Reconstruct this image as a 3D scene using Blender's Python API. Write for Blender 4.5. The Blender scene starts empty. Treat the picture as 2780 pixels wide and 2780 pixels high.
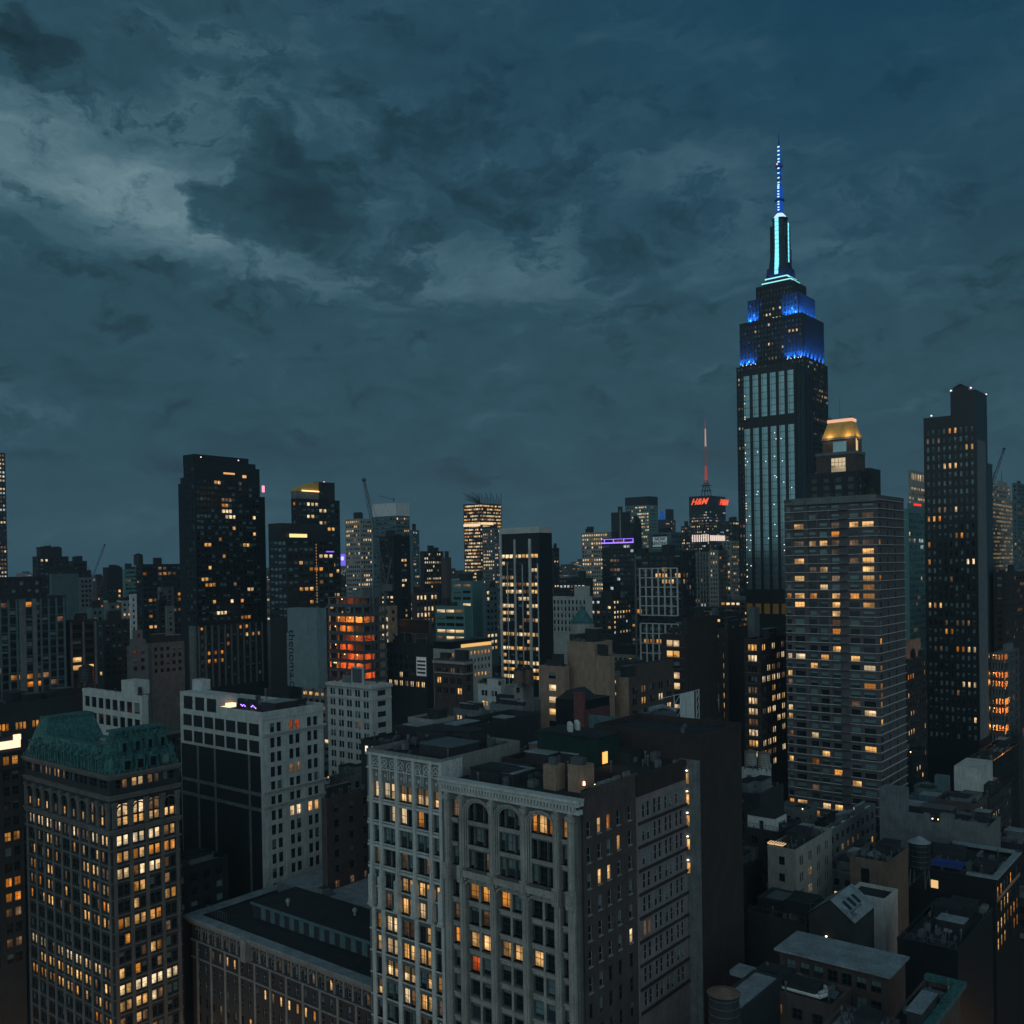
import bpy, math, random
from mathutils import Vector, Matrix
random.seed(11)
SC = bpy.context.scene
COL = SC.collection
# ------------------------------------------------------------------ camera
F = 2615.0; CX = 1390.0; CY = 1565.0; H = 100.0; ROLL = .017; PITCH = .010
fw = Vector((0, math.cos(PITCH), -math.sin(PITCH)))
up0 = Vector((0, math.sin(PITCH), math.cos(PITCH)))
rt0 = Vector((1, 0, 0))
rt = rt0*math.cos(ROLL) - up0*math.sin(ROLL)
up = up0*math.cos(ROLL) + rt0*math.sin(ROLL)
CAM = Vector((0, 0, H))
cd = bpy.data.cameras.new('camera'); cam = bpy.data.objects.new('camera', cd); COL.objects.link(cam)
cam.matrix_world = Matrix(((rt.x, up.x, -fw.x, 0), (rt.y, up.y, -fw.y, 0), (rt.z, up.z, -fw.z, H), (0, 0, 0, 1)))
cd.sensor_width = 36; cd.lens = F/2780*36; cd.shift_y = (CY-1390)/2780; cd.clip_start = 1; cd.clip_end = 30000
SC.camera = cam
SC.view_settings.view_transform = 'Standard'; SC.view_settings.look = 'None'
SC.view_settings.exposure = 0; SC.view_settings.gamma = 1

def ray(x, y):
    d = rt*((x-CX)/F) - up*((y-CY)/F) + fw
    return d / d.y
def P(x, y, D): return CAM + ray(x, y)*D
def proj(p):
    q = p - CAM; w = q.dot(fw)
    return (CX + F*q.dot(rt)/w, CY - F*q.dot(up)/w)
AU = math.radians(51.1)
U = Vector((math.cos(AU), math.sin(AU), 0)); V = Vector((-math.sin(AU), math.cos(AU), 0))

# ------------------------------------------------------------------ world
W = bpy.data.worlds.new('World'); SC.world = W; W.use_nodes = True
nt = W.node_tree; nt.nodes.clear()
class NT:
    def __init__(s, t): s.t = t
    def n(s, kind, **kw):
        nd = s.t.nodes.new(kind)
        for k, v in kw.items(): setattr(nd, k, v)
        return nd
    def put(s, sock, v):
        if isinstance(v, bpy.types.NodeSocket): s.t.links.new(v, sock)
        else: sock.default_value = v
    def m(s, op, a, b=0.0, c=None, clamp=False):
        nd = s.n('ShaderNodeMath', operation=op, use_clamp=clamp)
        s.put(nd.inputs[0], a); s.put(nd.inputs[1], b)
        if c is not None: s.put(nd.inputs[2], c)
        return nd.outputs[0]
    def vm(s, op, a, b=(0, 0, 0)):
        nd = s.n('ShaderNodeVectorMath', operation=op); s.put(nd.inputs[0], a); s.put(nd.inputs[1], b); return nd.outputs[0]
    def comb(s, x, y, z):
        nd = s.n('ShaderNodeCombineXYZ'); s.put(nd.inputs[0], x); s.put(nd.inputs[1], y); s.put(nd.inputs[2], z); return nd.outputs[0]
    def noise(s, vec, scale, det=4, rough=.55, dist=0.0):
        nd = s.n('ShaderNodeTexNoise'); s.put(nd.inputs['Vector'], vec); nd.inputs['Scale'].default_value = scale
        nd.inputs['Detail'].default_value = det; nd.inputs['Roughness'].default_value = rough; nd.inputs['Distortion'].default_value = dist
        return nd.outputs['Fac']
    def ramp(s, v, stops, interp='LINEAR'):
        nd = s.n('ShaderNodeValToRGB'); s.put(nd.inputs[0], v); cr = nd.color_ramp; cr.interpolation = interp
        while len(cr.elements) < len(stops): cr.elements.new(.5)
        for e, (p, c) in zip(cr.elements, stops):
            e.position = p; e.color = (c, c, c, 1) if isinstance(c, (int, float)) else (*c, 1)
        return nd.outputs[0]
    def mix(s, f, a, b, kind='MIX'):
        nd = s.n('ShaderNodeMix', data_type='RGBA', blend_type=kind)
        s.put(nd.inputs[0], f)
        for i, v in ((6, a), (7, b)):
            if isinstance(v, tuple) and len(v) == 3: v = (*v, 1)
            s.put(nd.inputs[i], v)
        return nd.outputs[2]
def srgb(r, g, b):
    f = lambda c: (c/255/12.92 if c/255 <= .04045 else ((c/255+.055)/1.055)**2.4)
    return (f(r), f(g), f(b))
t = NT(nt)
tc = t.n('ShaderNodeTexCoord').outputs['Generated']
sp = t.n('ShaderNodeSeparateXYZ'); nt.links.new(tc, sp.inputs[0]); dx, dy, dz = sp.outputs
az = t.m('ARCTAN2', dx, dy); el = t.m('ARCSINE', dz)
def azel(px, py):
    r = ray(px, py).normalized(); return math.atan2(r.x, r.y), math.asin(r.z)
# turbulence bends the cloud outlines
wv = t.comb(t.m('MULTIPLY', az, 1.0), t.m('MULTIPLY', el, 1.8), 0.0)
n1 = t.noise(wv, 7.0, 8, .62); n2 = t.noise(t.vm('ADD', wv, (7.3, 2.1, 4.0)), 7.0, 8, .62)
naz = t.m('ADD', az, t.m('MULTIPLY', t.m('SUBTRACT', n1, .5), .13))
nel = t.m('ADD', el, t.m('MULTIPLY', t.m('SUBTRACT', n2, .5), .10))
def blob(px, py, rx, ry, amp, acc, ang=0.0):
    a, e = azel(px*1.439, py*1.439); rx = rx*1.439/F; ry = ry*1.439/F
    u_ = t.m('SUBTRACT', naz, a); v_ = t.m('SUBTRACT', nel, e)
    c, s_ = math.cos(ang), math.sin(ang)
    p = t.m('MULTIPLY', t.m('ADD', t.m('MULTIPLY', u_, c), t.m('MULTIPLY', v_, s_)), 1/rx)
    q = t.m('MULTIPLY', t.m('SUBTRACT', t.m('MULTIPLY', v_, c), t.m('MULTIPLY', u_, s_)), 1/ry)
    g = t.m('POWER', 2.718, t.m('MULTIPLY', t.m('ADD', t.m('MULTIPLY', p, p), t.m('MULTIPLY', q, q)), -1.0))
    return t.m('ADD', acc, t.m('MULTIPLY', g, amp))
cv = t.comb(t.m('MULTIPLY', naz, 1.0), t.m('MULTIPLY', nel, 2.6), 0.0)
c1 = t.noise(cv, 4.5, 10, .66, .0)
c2 = t.noise(t.vm('ADD', cv, (3.1, 9.2, 1.0)), 15.0, 9, .68, 0)
L = t.m('ADD', .47, t.m('MULTIPLY', t.m('SUBTRACT', c1, .5), .74))
L = t.m('ADD', L, t.m('MULTIPLY', t.m('SUBTRACT', c2, .5), .46))
BL = [(120, 310, 320, 110, .34, .1), (420, 440, 220, 60, .26, -.3), (250, 190, 200, 40, .08, 0), (940, 520, 280, 45, .22, 0),
      (1290, 320, 180, 50, .19, 0), (620, 560, 200, 35, .08, 0), (1430, 440, 160, 60, .13, 0), (1060, 440, 60, 40, .12, 0), (740, 350, 90, 40, .06, 0),
      (150, 490, 260, 36, -.10, -.1), (480, 590, 200, 40, -.12, 0), (60, 110, 200, 50, -.10, -.2), (300, 700, 400, 60, -.05, 0),
      (900, 870, 1400, 60, -.06, 0), (1560, 700, 300, 50, -.05, 0), (600, 80, 260, 40, .03, 0)]
DK = [(520, 320, 52, 42, .60, .2), (600, 420, 62, 50, .66, -.2), (470, 410, 90, 32, .50, 0), (385, 380, 34, 26, .55, -.4), (1060, 320, 100, 70, .24, 0), (930, 390, 90, 50, .34, 0), (760, 320, 120, 60, .22, .2),
      (860, 250, 150, 50, .20, .1), (1180, 470, 120, 40, .32, 0), (1270, 580, 130, 28, .32, 0), (1330, 420, 60, 30, .22, 0), (730, 530, 60, 24, .24, 0), (560, 170, 260, 60, .14, 0), (80, 110, 200, 40, .28, -.3), (90, 395, 130, 14, .34, -.25),
      (1710, 360, 150, 26, .22, 0), (1880, 540, 100, 30, .30, .2), (1760, 620, 130, 22, .22, 0), (400, 520, 260, 40, .16, 0), (1900, 470, 60, 20, .22, .2), (800, 440, 60, 30, .26, 0)]
for px, py, rx, ry, am, an in BL: L = blob(px, py, rx, ry, am, L, an)
dk = 0.0
for px, py, rx, ry, am, an in DK: dk = blob(px, py, rx, ry, am, dk, an)
hf = t.noise(t.vm('ADD', t.comb(naz, t.m('MULTIPLY', nel, 1.7), 0.0), (11.0, 4.0, 2.0)), 14.0, 10, .7)
puff = t.m('ADD', dk, t.m('MULTIPLY', t.m('SUBTRACT', hf, .5), 2.1))
puff = t.ramp(t.m('ADD', puff, .35), [(.46, 0.0), (.66, .6), (1.0, 1.0)])
L = t.m('SUBTRACT', L, t.m('MULTIPLY', puff, .34))
skyc = t.ramp(L, [(0.0, srgb(17, 38, 46)), (.25, srgb(29, 57, 69)), (.5, srgb(42, 76, 91)), (.75, srgb(76, 108, 121)), (1.0, srgb(114, 142, 150))])
blue = t.m('MULTIPLY', t.m('SMOOTH_MIN', 1.0, t.m('MAXIMUM', 0.0, t.m('MULTIPLY', t.m('SUBTRACT', el, .22), 3.2)), .2), t.m('MINIMUM', 1.0, t.m('MAXIMUM', 0.0, t.m('ADD', .45, t.m('MULTIPLY', az, 1.6)))), clamp=True)
skyc = t.mix(t.m('MULTIPLY', blue, .92), skyc, srgb(10, 58, 82))
hz = t.m('POWER', 2.718, t.m('MULTIPLY', t.m('ABSOLUTE', el), -7.0))
skyc = t.mix(t.m('MULTIPLY', hz, .55), skyc, srgb(38, 68, 86))
# sky behind the viewer is still holding the last evening light
rear = t.m('MINIMUM', 1.0, t.m('MAXIMUM', 0.0, t.m('MULTIPLY', t.m('ADD', dy, .05), -1.6)))
zen = t.m('MAXIMUM', 0.0, t.m('SUBTRACT', 1.0, t.m('MULTIPLY', t.m('ABSOLUTE', t.m('SUBTRACT', dz, .3)), 1.6)))
rearc = t.mix(t.noise(tc, 2.5, 5), (.31, .54, .62), (.70, .98, 1.04))
skyc = t.mix(t.m('MULTIPLY', rear, t.m('ADD', .35, t.m('MULTIPLY', zen, .65))), skyc, rearc)
ns = t.n('ShaderNodeTexSky', sky_type='NISHITA'); ns.sun_disc = False
ns.sun_elevation = math.radians(1.5); ns.sun_rotation = math.radians(200)
fin = t.mix(1.0, skyc, t.mix(1.0, ns.outputs[0], (.004, .004, .004), 'MULTIPLY'), 'ADD')
low = t.m('MINIMUM', 1.0, t.m('MAXIMUM', 0.0, t.m('ADD', 1.0, t.m('MULTIPLY', dz, 8))))
bg = t.n('ShaderNodeBackground'); nt.links.new(fin, bg.inputs[0]); nt.links.new(low, bg.inputs[1])
wo = t.n('ShaderNodeOutputWorld'); nt.links.new(bg.outputs[0], wo.inputs[0])
# the dim western afterglow as one very soft sun
sd = bpy.data.lights.new('sun', 'SUN'); sd.energy = .26; sd.angle = math.radians(70); sd.color = (.80, .93, 1.0)
so = bpy.data.objects.new('sun', sd); COL.objects.link(so)
so.rotation_euler = Vector((-.25, -1, .62)).to_track_quat('Z', 'Y').to_euler()

# ------------------------------------------------------------------ materials
MC = {}
def mat(name):
    m = bpy.data.materials.new(name); m.use_nodes = True; m.node_tree.nodes.clear(); return m
def wallm(name, col, var=.25, rough=.9, metal=0.0, scale=.35, streak=.35, spec=.3):
    if name in MC: return MC[name]
    m = mat(name); q = NT(m.node_tree)
    g = q.n('ShaderNodeTexCoord').outputs['Object']
    a = q.noise(g, scale, 5, .6)
    b = q.noise(q.vm('MULTIPLY', g, (1.3, 1.3, .12)), 1.6, 3, .6)
    c = q.noise(g, 4.5, 3, .7)
    f = q.m('ADD', 1.0, q.m('ADD', q.m('MULTIPLY', q.m('SUBTRACT', a, .5), var*3.2), q.m('ADD', q.m('MULTIPLY', q.m('SUBTRACT', b, .5), streak*2.4), q.m('MULTIPLY', q.m('SUBTRACT', c, .5), 1.5))))
    f = q.m('MAXIMUM', .2, f)
    colr = q.vm('SCALE', col); sc = colr.node; q.put(sc.inputs[0], col); q.put(sc.inputs['Scale'], f)
    p = q.n('ShaderNodeBsdfPrincipled'); q.put(p.inputs['Base Color'], colr)
    p.inputs['Roughness'].default_value = rough; p.inputs['Metallic'].default_value = metal
    p.inputs['Specular IOR Level'].default_value = spec
    o = q.n('ShaderNodeOutputMaterial'); m.node_tree.links.new(p.outputs[0], o.inputs[0])
    MC[name] = m; return m
def rnd_node(q):
    oi = q.n('ShaderNodeObjectInfo').outputs['Random']; gi = q.n('ShaderNodeNewGeometry').outputs['Random Per Island']
    return q.m('FRACT', q.m('ADD', q.m('MULTIPLY', oi, 7.13), q.m('MULTIPLY', gi, 3.77)))
def litm(name, c1, c2, lo, hi, half=False):
    m = mat(name); q = NT(m.node_tree); r = rnd_node(q)
    uv = q.n('ShaderNodeTexCoord').outputs['UV']; s = q.n('ShaderNodeSeparateXYZ'); q.put(s.inputs[0], uv)
    off = q.comb(q.m('MULTIPLY', r, 91.0), q.m('MULTIPLY', r, 37.0), 0.0)
    nv = q.noise(q.vm('ADD', q.vm('MULTIPLY', uv, (2.6, 3.2, 1)), off), 1.0, 3, .6)
    hx = q.m('SUBTRACT', s.outputs[0], q.m('FRACT', q.m('MULTIPLY', r, 17.3))); hy = q.m('SUBTRACT', s.outputs[1], q.m('ADD', .35, q.m('MULTIPLY', q.m('FRACT', q.m('MULTIPLY', r, 23.9)), .5)))
    hot = q.m('POWER', 2.718, q.m('MULTIPLY', q.m('ADD', q.m('MULTIPLY', hx, hx), q.m('MULTIPLY', hy, hy)), -6.0))
    furn = q.m('MULTIPLY', q.ramp(nv, [(.34, .45), (.48, .9), (.7, 1.05)]), q.m('ADD', .34, q.m('MULTIPLY', hot, 1.0)))
    # a drawn blind flattens the look of about half the rooms
    bl = q.m('GREATER_THAN', s.outputs[1], q.m('ADD', .15, q.m('MULTIPLY', q.m('FRACT', q.m('MULTIPLY', r, 5.3)), 1.3)))
    val = q.m('ADD', q.m('MULTIPLY', furn, q.m('SUBTRACT', 1.0, bl)), q.m('MULTIPLY', bl, .82))
    if half: val = q.m('ADD', .1, q.m('MULTIPLY', q.m('LESS_THAN', s.outputs[1], q.m('ADD', .42, q.m('MULTIPLY', r, .15))), val))
    st = q.m('MULTIPLY', val, q.m('ADD', lo, q.m('MULTIPLY', q.m('FRACT', q.m('MULTIPLY', r, 11.7)), hi-lo)))
    colr = q.mix(q.m('FRACT', q.m('MULTIPLY', r, 3.1)), c1, c2)
    e = q.n('ShaderNodeEmission'); q.put(e.inputs[0], colr); q.put(e.inputs[1], st)
    gl = q.n('ShaderNodeBsdfGlossy'); gl.inputs['Roughness'].default_value = .1; gl.inputs[0].default_value = (.05, .05, .05, 1)
    ad = q.n('ShaderNodeAddShader'); m.node_tree.links.new(e.outputs[0], ad.inputs[0]); m.node_tree.links.new(gl.outputs[0], ad.inputs[1])
    o = q.n('ShaderNodeOutputMaterial'); m.node_tree.links.new(ad.outputs[0], o.inputs[0])
    m.cycles.emission_sampling = 'NONE'
    return m
def darkm(name, glass, blind, p):
    m = mat(name); q = NT(m.node_tree); r = rnd_node(q)
    uv = q.n('ShaderNodeTexCoord').outputs['UV']; s = q.n('ShaderNodeSeparateXYZ'); q.put(s.inputs[0], uv)
    has = q.m('LESS_THAN', q.m('FRACT', q.m('MULTIPLY', r, 9.1)), p)
    bl = q.m('MULTIPLY', has, q.m('GREATER_THAN', s.outputs[1], q.m('MULTIPLY', q.m('FRACT', q.m('MULTIPLY', r, 5.3)), .8)))
    c = q.mix(bl, glass, blind)
    b = q.n('ShaderNodeBsdfPrincipled'); q.put(b.inputs['Base Color'], c); b.inputs['Roughness'].default_value = .12
    o = q.n('ShaderNodeOutputMaterial'); m.node_tree.links.new(b.outputs[0], o.inputs[0]); return m
def emit(name, c, s, sample=True):
    if name in MC: return MC[name]
    m = mat(name); q = NT(m.node_tree); e = q.n('ShaderNodeEmission'); e.inputs[0].default_value = (*c, 1); e.inputs[1].default_value = s
    o = q.n('ShaderNodeOutputMaterial'); m.node_tree.links.new(e.outputs[0], o.inputs[0])
    if not sample: m.cycles.emission_sampling = 'NONE'
    MC[name] = m; return m
GL = {'.': darkm('dark_glass', (.008, .013, .016), (.10, .14, .145), .2),
      'b': darkm('blind_glass', (.02, .035, .04), (.11, .165, .17), .9),
      'W': litm('lit_white', (1, .66, .33), (1, .76, .46), .5, 1.45),
      'Y': litm('lit_yellow', (1, .48, .13), (1, .58, .22), .4, 1.45),
      'O': litm('lit_orange', (1, .30, .03), (1, .42, .08), .25, 1.0),
      'd': litm('lit_dim', (1, .45, .16), (.9, .6, .4), .06, .28),
      'H': litm('lit_half', (1, .58, .24), (1, .66, .32), .7, 1.5, True),
      'c': litm('lit_cool', (.75, .9, 1), (1, .9, .8), .4, .9),
      'r': litm('lit_red', (1, .10, .02), (1, .2, .05), .25, .6)}
PALS = {'warm': 'YYWOd', 'office': 'WWWYd', 'mix': 'YWYdc', 'amber': 'OOYd', 'pale': 'Wcdd'}
M = dict(
 pale=wallm('pale_stone', (.33, .335, .325)), stone=wallm('grey_stone', (.215, .205, .19), .3), dim=wallm('dim_stone', (.085, .083, .08), .4), tan=wallm('tan_brick', (.20, .135, .10), .3),
 brown=wallm('brown_brick', (.056, .042, .040), .35), brick=wallm('dark_brick', (.026, .020, .021), .4), red=wallm('red_brick', (.10, .036, .038), .3),
 dark=wallm('dark_panel', (.012, .015, .018), .2, .6), char=wallm('charcoal_wall', (.020, .023, .026), .35), conc=wallm('concrete', (.095, .107, .112), .35),
 dtan=wallm('dull_tan_brick', (.10, .075, .058), .35), signw=wallm('sign_white', (.8, .8, .8), .1, .6), midst=wallm('mid_stone', (.135, .137, .133), .3),
 mauve2=wallm('pale_mauve_brick', (.15, .125, .13), .35),
 teal=wallm('teal_panel', (.055, .095, .105), .3), green=wallm('green_glass_panel', (.07, .155, .155), .2, .4), white=wallm('white_paint', (.42, .43, .43), .2),
 copper=wallm('green_copper', (.026, .088, .088), .8, .8, 0, 1.4, .7), bottle=wallm('bottle_green_panel', (.006, .022, .02), .3), gold=wallm('gold_tiles', (.42, .26, .07), .3, .6), roof=wallm('tar_roof', (.014, .017, .02), .5),
 lroof=wallm('grey_roof', (.15, .175, .19), .45), steel=wallm('painted_steel', (.06, .068, .075), .2, .5), frame=wallm('window_frame', (.03, .033, .036), .1, .5),
 lframe=wallm('pale_frame', (.24, .24, .24), .1, .6), wood=wallm('tank_wood', (.12, .075, .06), .3), mauve=wallm('mauve_brick', (.070, .063, .068), .3),
 asphalt=wallm('asphalt', (.04, .04, .042), .3), walk=wallm('pavement', (.14, .14, .135), .3), blk=wallm('black_panel', (.009, .012, .015), .4, .35),
 board=wallm('billboard_vinyl', (.115, .155, .165), .2), glass=wallm('mirror_glass', (.26, .37, .39), .25, .2, .85, .06, .1), plant=wallm('foliage', (.02, .035, .018), .5))
def WM(k): return M[k] if isinstance(k, str) else k

# ------------------------------------------------------------------ mesh helpers
class MB:
    def __init__(s): s.v = []; s.f = []; s.m = []; s.uv = []
    def quad(s, a, b, c, d, m=0):
        i = len(s.v); s.v += [a, b, c, d]; s.f.append((i, i+1, i+2, i+3)); s.m.append(m); s.uv += [(0, 0), (1, 0), (1, 1), (0, 1)]
    def poly(s, pts, m=0):
        i = len(s.v); s.v += [tuple(p) for p in pts]; s.f.append(tuple(range(i, i+len(pts)))); s.m.append(m); s.uv += [(0, 0)]*len(pts)
    def box(s, x0, x1, y0, y1, z0, z1, m=0, tx=0.0, ty=None):
        # tx, ty: how much each side leans in at the top
        if ty is None: ty = tx
        A = [(x0, y0, z0), (x1, y0, z0), (x1, y1, z0), (x0, y1, z0)]; x0 += tx; x1 -= tx; y0 += ty; y1 -= ty
        B = [(x0, y0, z1), (x1, y0, z1), (x1, y1, z1), (x0, y1, z1)]
        i = len(s.v); s.v += A+B
        for f in ((3, 2, 1, 0), (4, 5, 6, 7), (0, 1, 5, 4), (1, 2, 6, 5), (2, 3, 7, 6), (3, 0, 4, 7)):
            s.f.append(tuple(i+k for k in f)); s.m.append(m); s.uv += [(0, 0), (1, 0), (1, 1), (0, 1)]
    def bar(s, a, b, r, m=0, n=4, r2=None):
        a = Vector(a); b = Vector(b); d = (b-a).normalized(); r2 = r if r2 is None else r2
        k = Vector((0, 0, 1)) if abs(d.z) < .9 else Vector((1, 0, 0)); e = d.cross(k).normalized(); g = d.cross(e)
        i = len(s.v)
        for p, rr in ((a, r), (b, r2)):
            for j in range(n):
                w = 2*math.pi*(j+.5)/n; s.v.append(tuple(p + (e*math.cos(w)+g*math.sin(w))*rr))
        for j in range(n):
            s.f.append((i+j, i+(j+1) % n, i+n+(j+1) % n, i+n+j)); s.m.append(m); s.uv += [(0, 0)]*4
        s.f.append(tuple(i+j for j in range(n))[::-1]); s.m.append(m); s.uv += [(0, 0)]*n
        s.f.append(tuple(i+n+j for j in range(n))); s.m.append(m); s.uv += [(0, 0)]*n
    def lathe(s, c, prof, n=20, m=0):
        i = len(s.v)
        for r, z in prof:
            for j in range(n):
                w = 2*math.pi*j/n; s.v.append((c[0]+r*math.cos(w), c[1]+r*math.sin(w), c[2]+z))
        for k in range(len(prof)-1):
            for j in range(n):
                a = i+k*n+j; b = i+k*n+(j+1) % n
                s.f.append((a, b, b+n, a+n)); s.m.append(m); s.uv += [(0, 0)]*4
        s.f.append(tuple(i+j for j in range(n))[::-1]); s.m.append(m); s.uv += [(0, 0)]*n
        e = i+(len(prof)-1)*n; s.f.append(tuple(e+j for j in range(n))); s.m.append(m); s.uv += [(0, 0)]*n
    def mesh(s, name, mats):
        me = bpy.data.meshes.new(name); me.from_pydata(s.v, [], s.f); me.update()
        for x in mats: me.materials.append(WM(x))
        me.polygons.foreach_set('material_index', s.m)
        ul = me.uv_layers.new(name='UVMap'); flat = [c for p in s.uv for c in p]; ul.data.foreach_set('uv', flat)
        return me
    def build(s, name, mats, parent=None, loc=None, rz=None, stuff=False):
        o = bpy.data.objects.new(name, s.mesh(name, mats)); COL.objects.link(o)
        if parent: o.parent = parent
        if loc is not None: o.location = loc
        if rz is not None: o.rotation_euler = (0, 0, rz)
        if stuff: o['kind'] = 'stuff'
        return o
def tag(o, label, cat, group=None, kind=None):
    if label: o['label'] = label
    if cat: o['category'] = cat
    if group: o['group'] = group
    if kind: o['kind'] = kind
    return o
def empty(name, loc, rz, label, cat, group=None):
    o = bpy.data.objects.new(name, None); COL.objects.link(o); o.location = loc; o.rotation_euler = (0, 0, rz); o.empty_display_size = 3
    return tag(o, label, cat, group)
def structure(o): o['kind'] = 'structure'; return o

WCACHE = {}
def winmesh(w, h, k, det, dep, fr):
    key = (round(w, 2), round(h, 2), k, det, dep, fr)
    if key in WCACHE: return WCACHE[key]
    w, h = key[0], key[1]
    mb = MB(); mb.quad((-w/2, dep, 0), (w/2, dep, 0), (w/2, dep, h), (-w/2, dep, h), 0)
    if det == 1: winframe(mb, w, h, dep, 1)
    me = mb.mesh('window', [GL[k], fr]); fm = None
    if det == 2:
        mb = MB(); winframe(mb, w, h, dep, 0); mb.box(-w/2-.08, w/2+.08, -.12, dep, -.14, 0, 0); fm = mb.mesh('window_frame', [fr])
    WCACHE[key] = (me, fm); return WCACHE[key]
def winframe(mb, w, h, dep, m, cx=0.0, org=None):
    a = .07; y0, y1 = dep-.07, dep-.01
    mb.box(-w/2, -w/2+a, y0, y1, 0, h, m); mb.box(w/2-a, w/2, y0, y1, 0, h, m)
    mb.box(-w/2+a, w/2-a, y0, y1, h-a, h, m); mb.box(-w/2+a, w/2-a, y0, y1, 0, a, m)
    if h > 1.2: mb.box(-w/2+a, w/2-a, y0-.02, y1, h*.5-.03, h*.5+.03, m)
    n = int(w/1.35)
    for i in range(1, n+1):
        x = -w/2 + w*i/(n+1); mb.box(x-.03, x+.03, y0, y1+.005, a, h-a, m)

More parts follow.
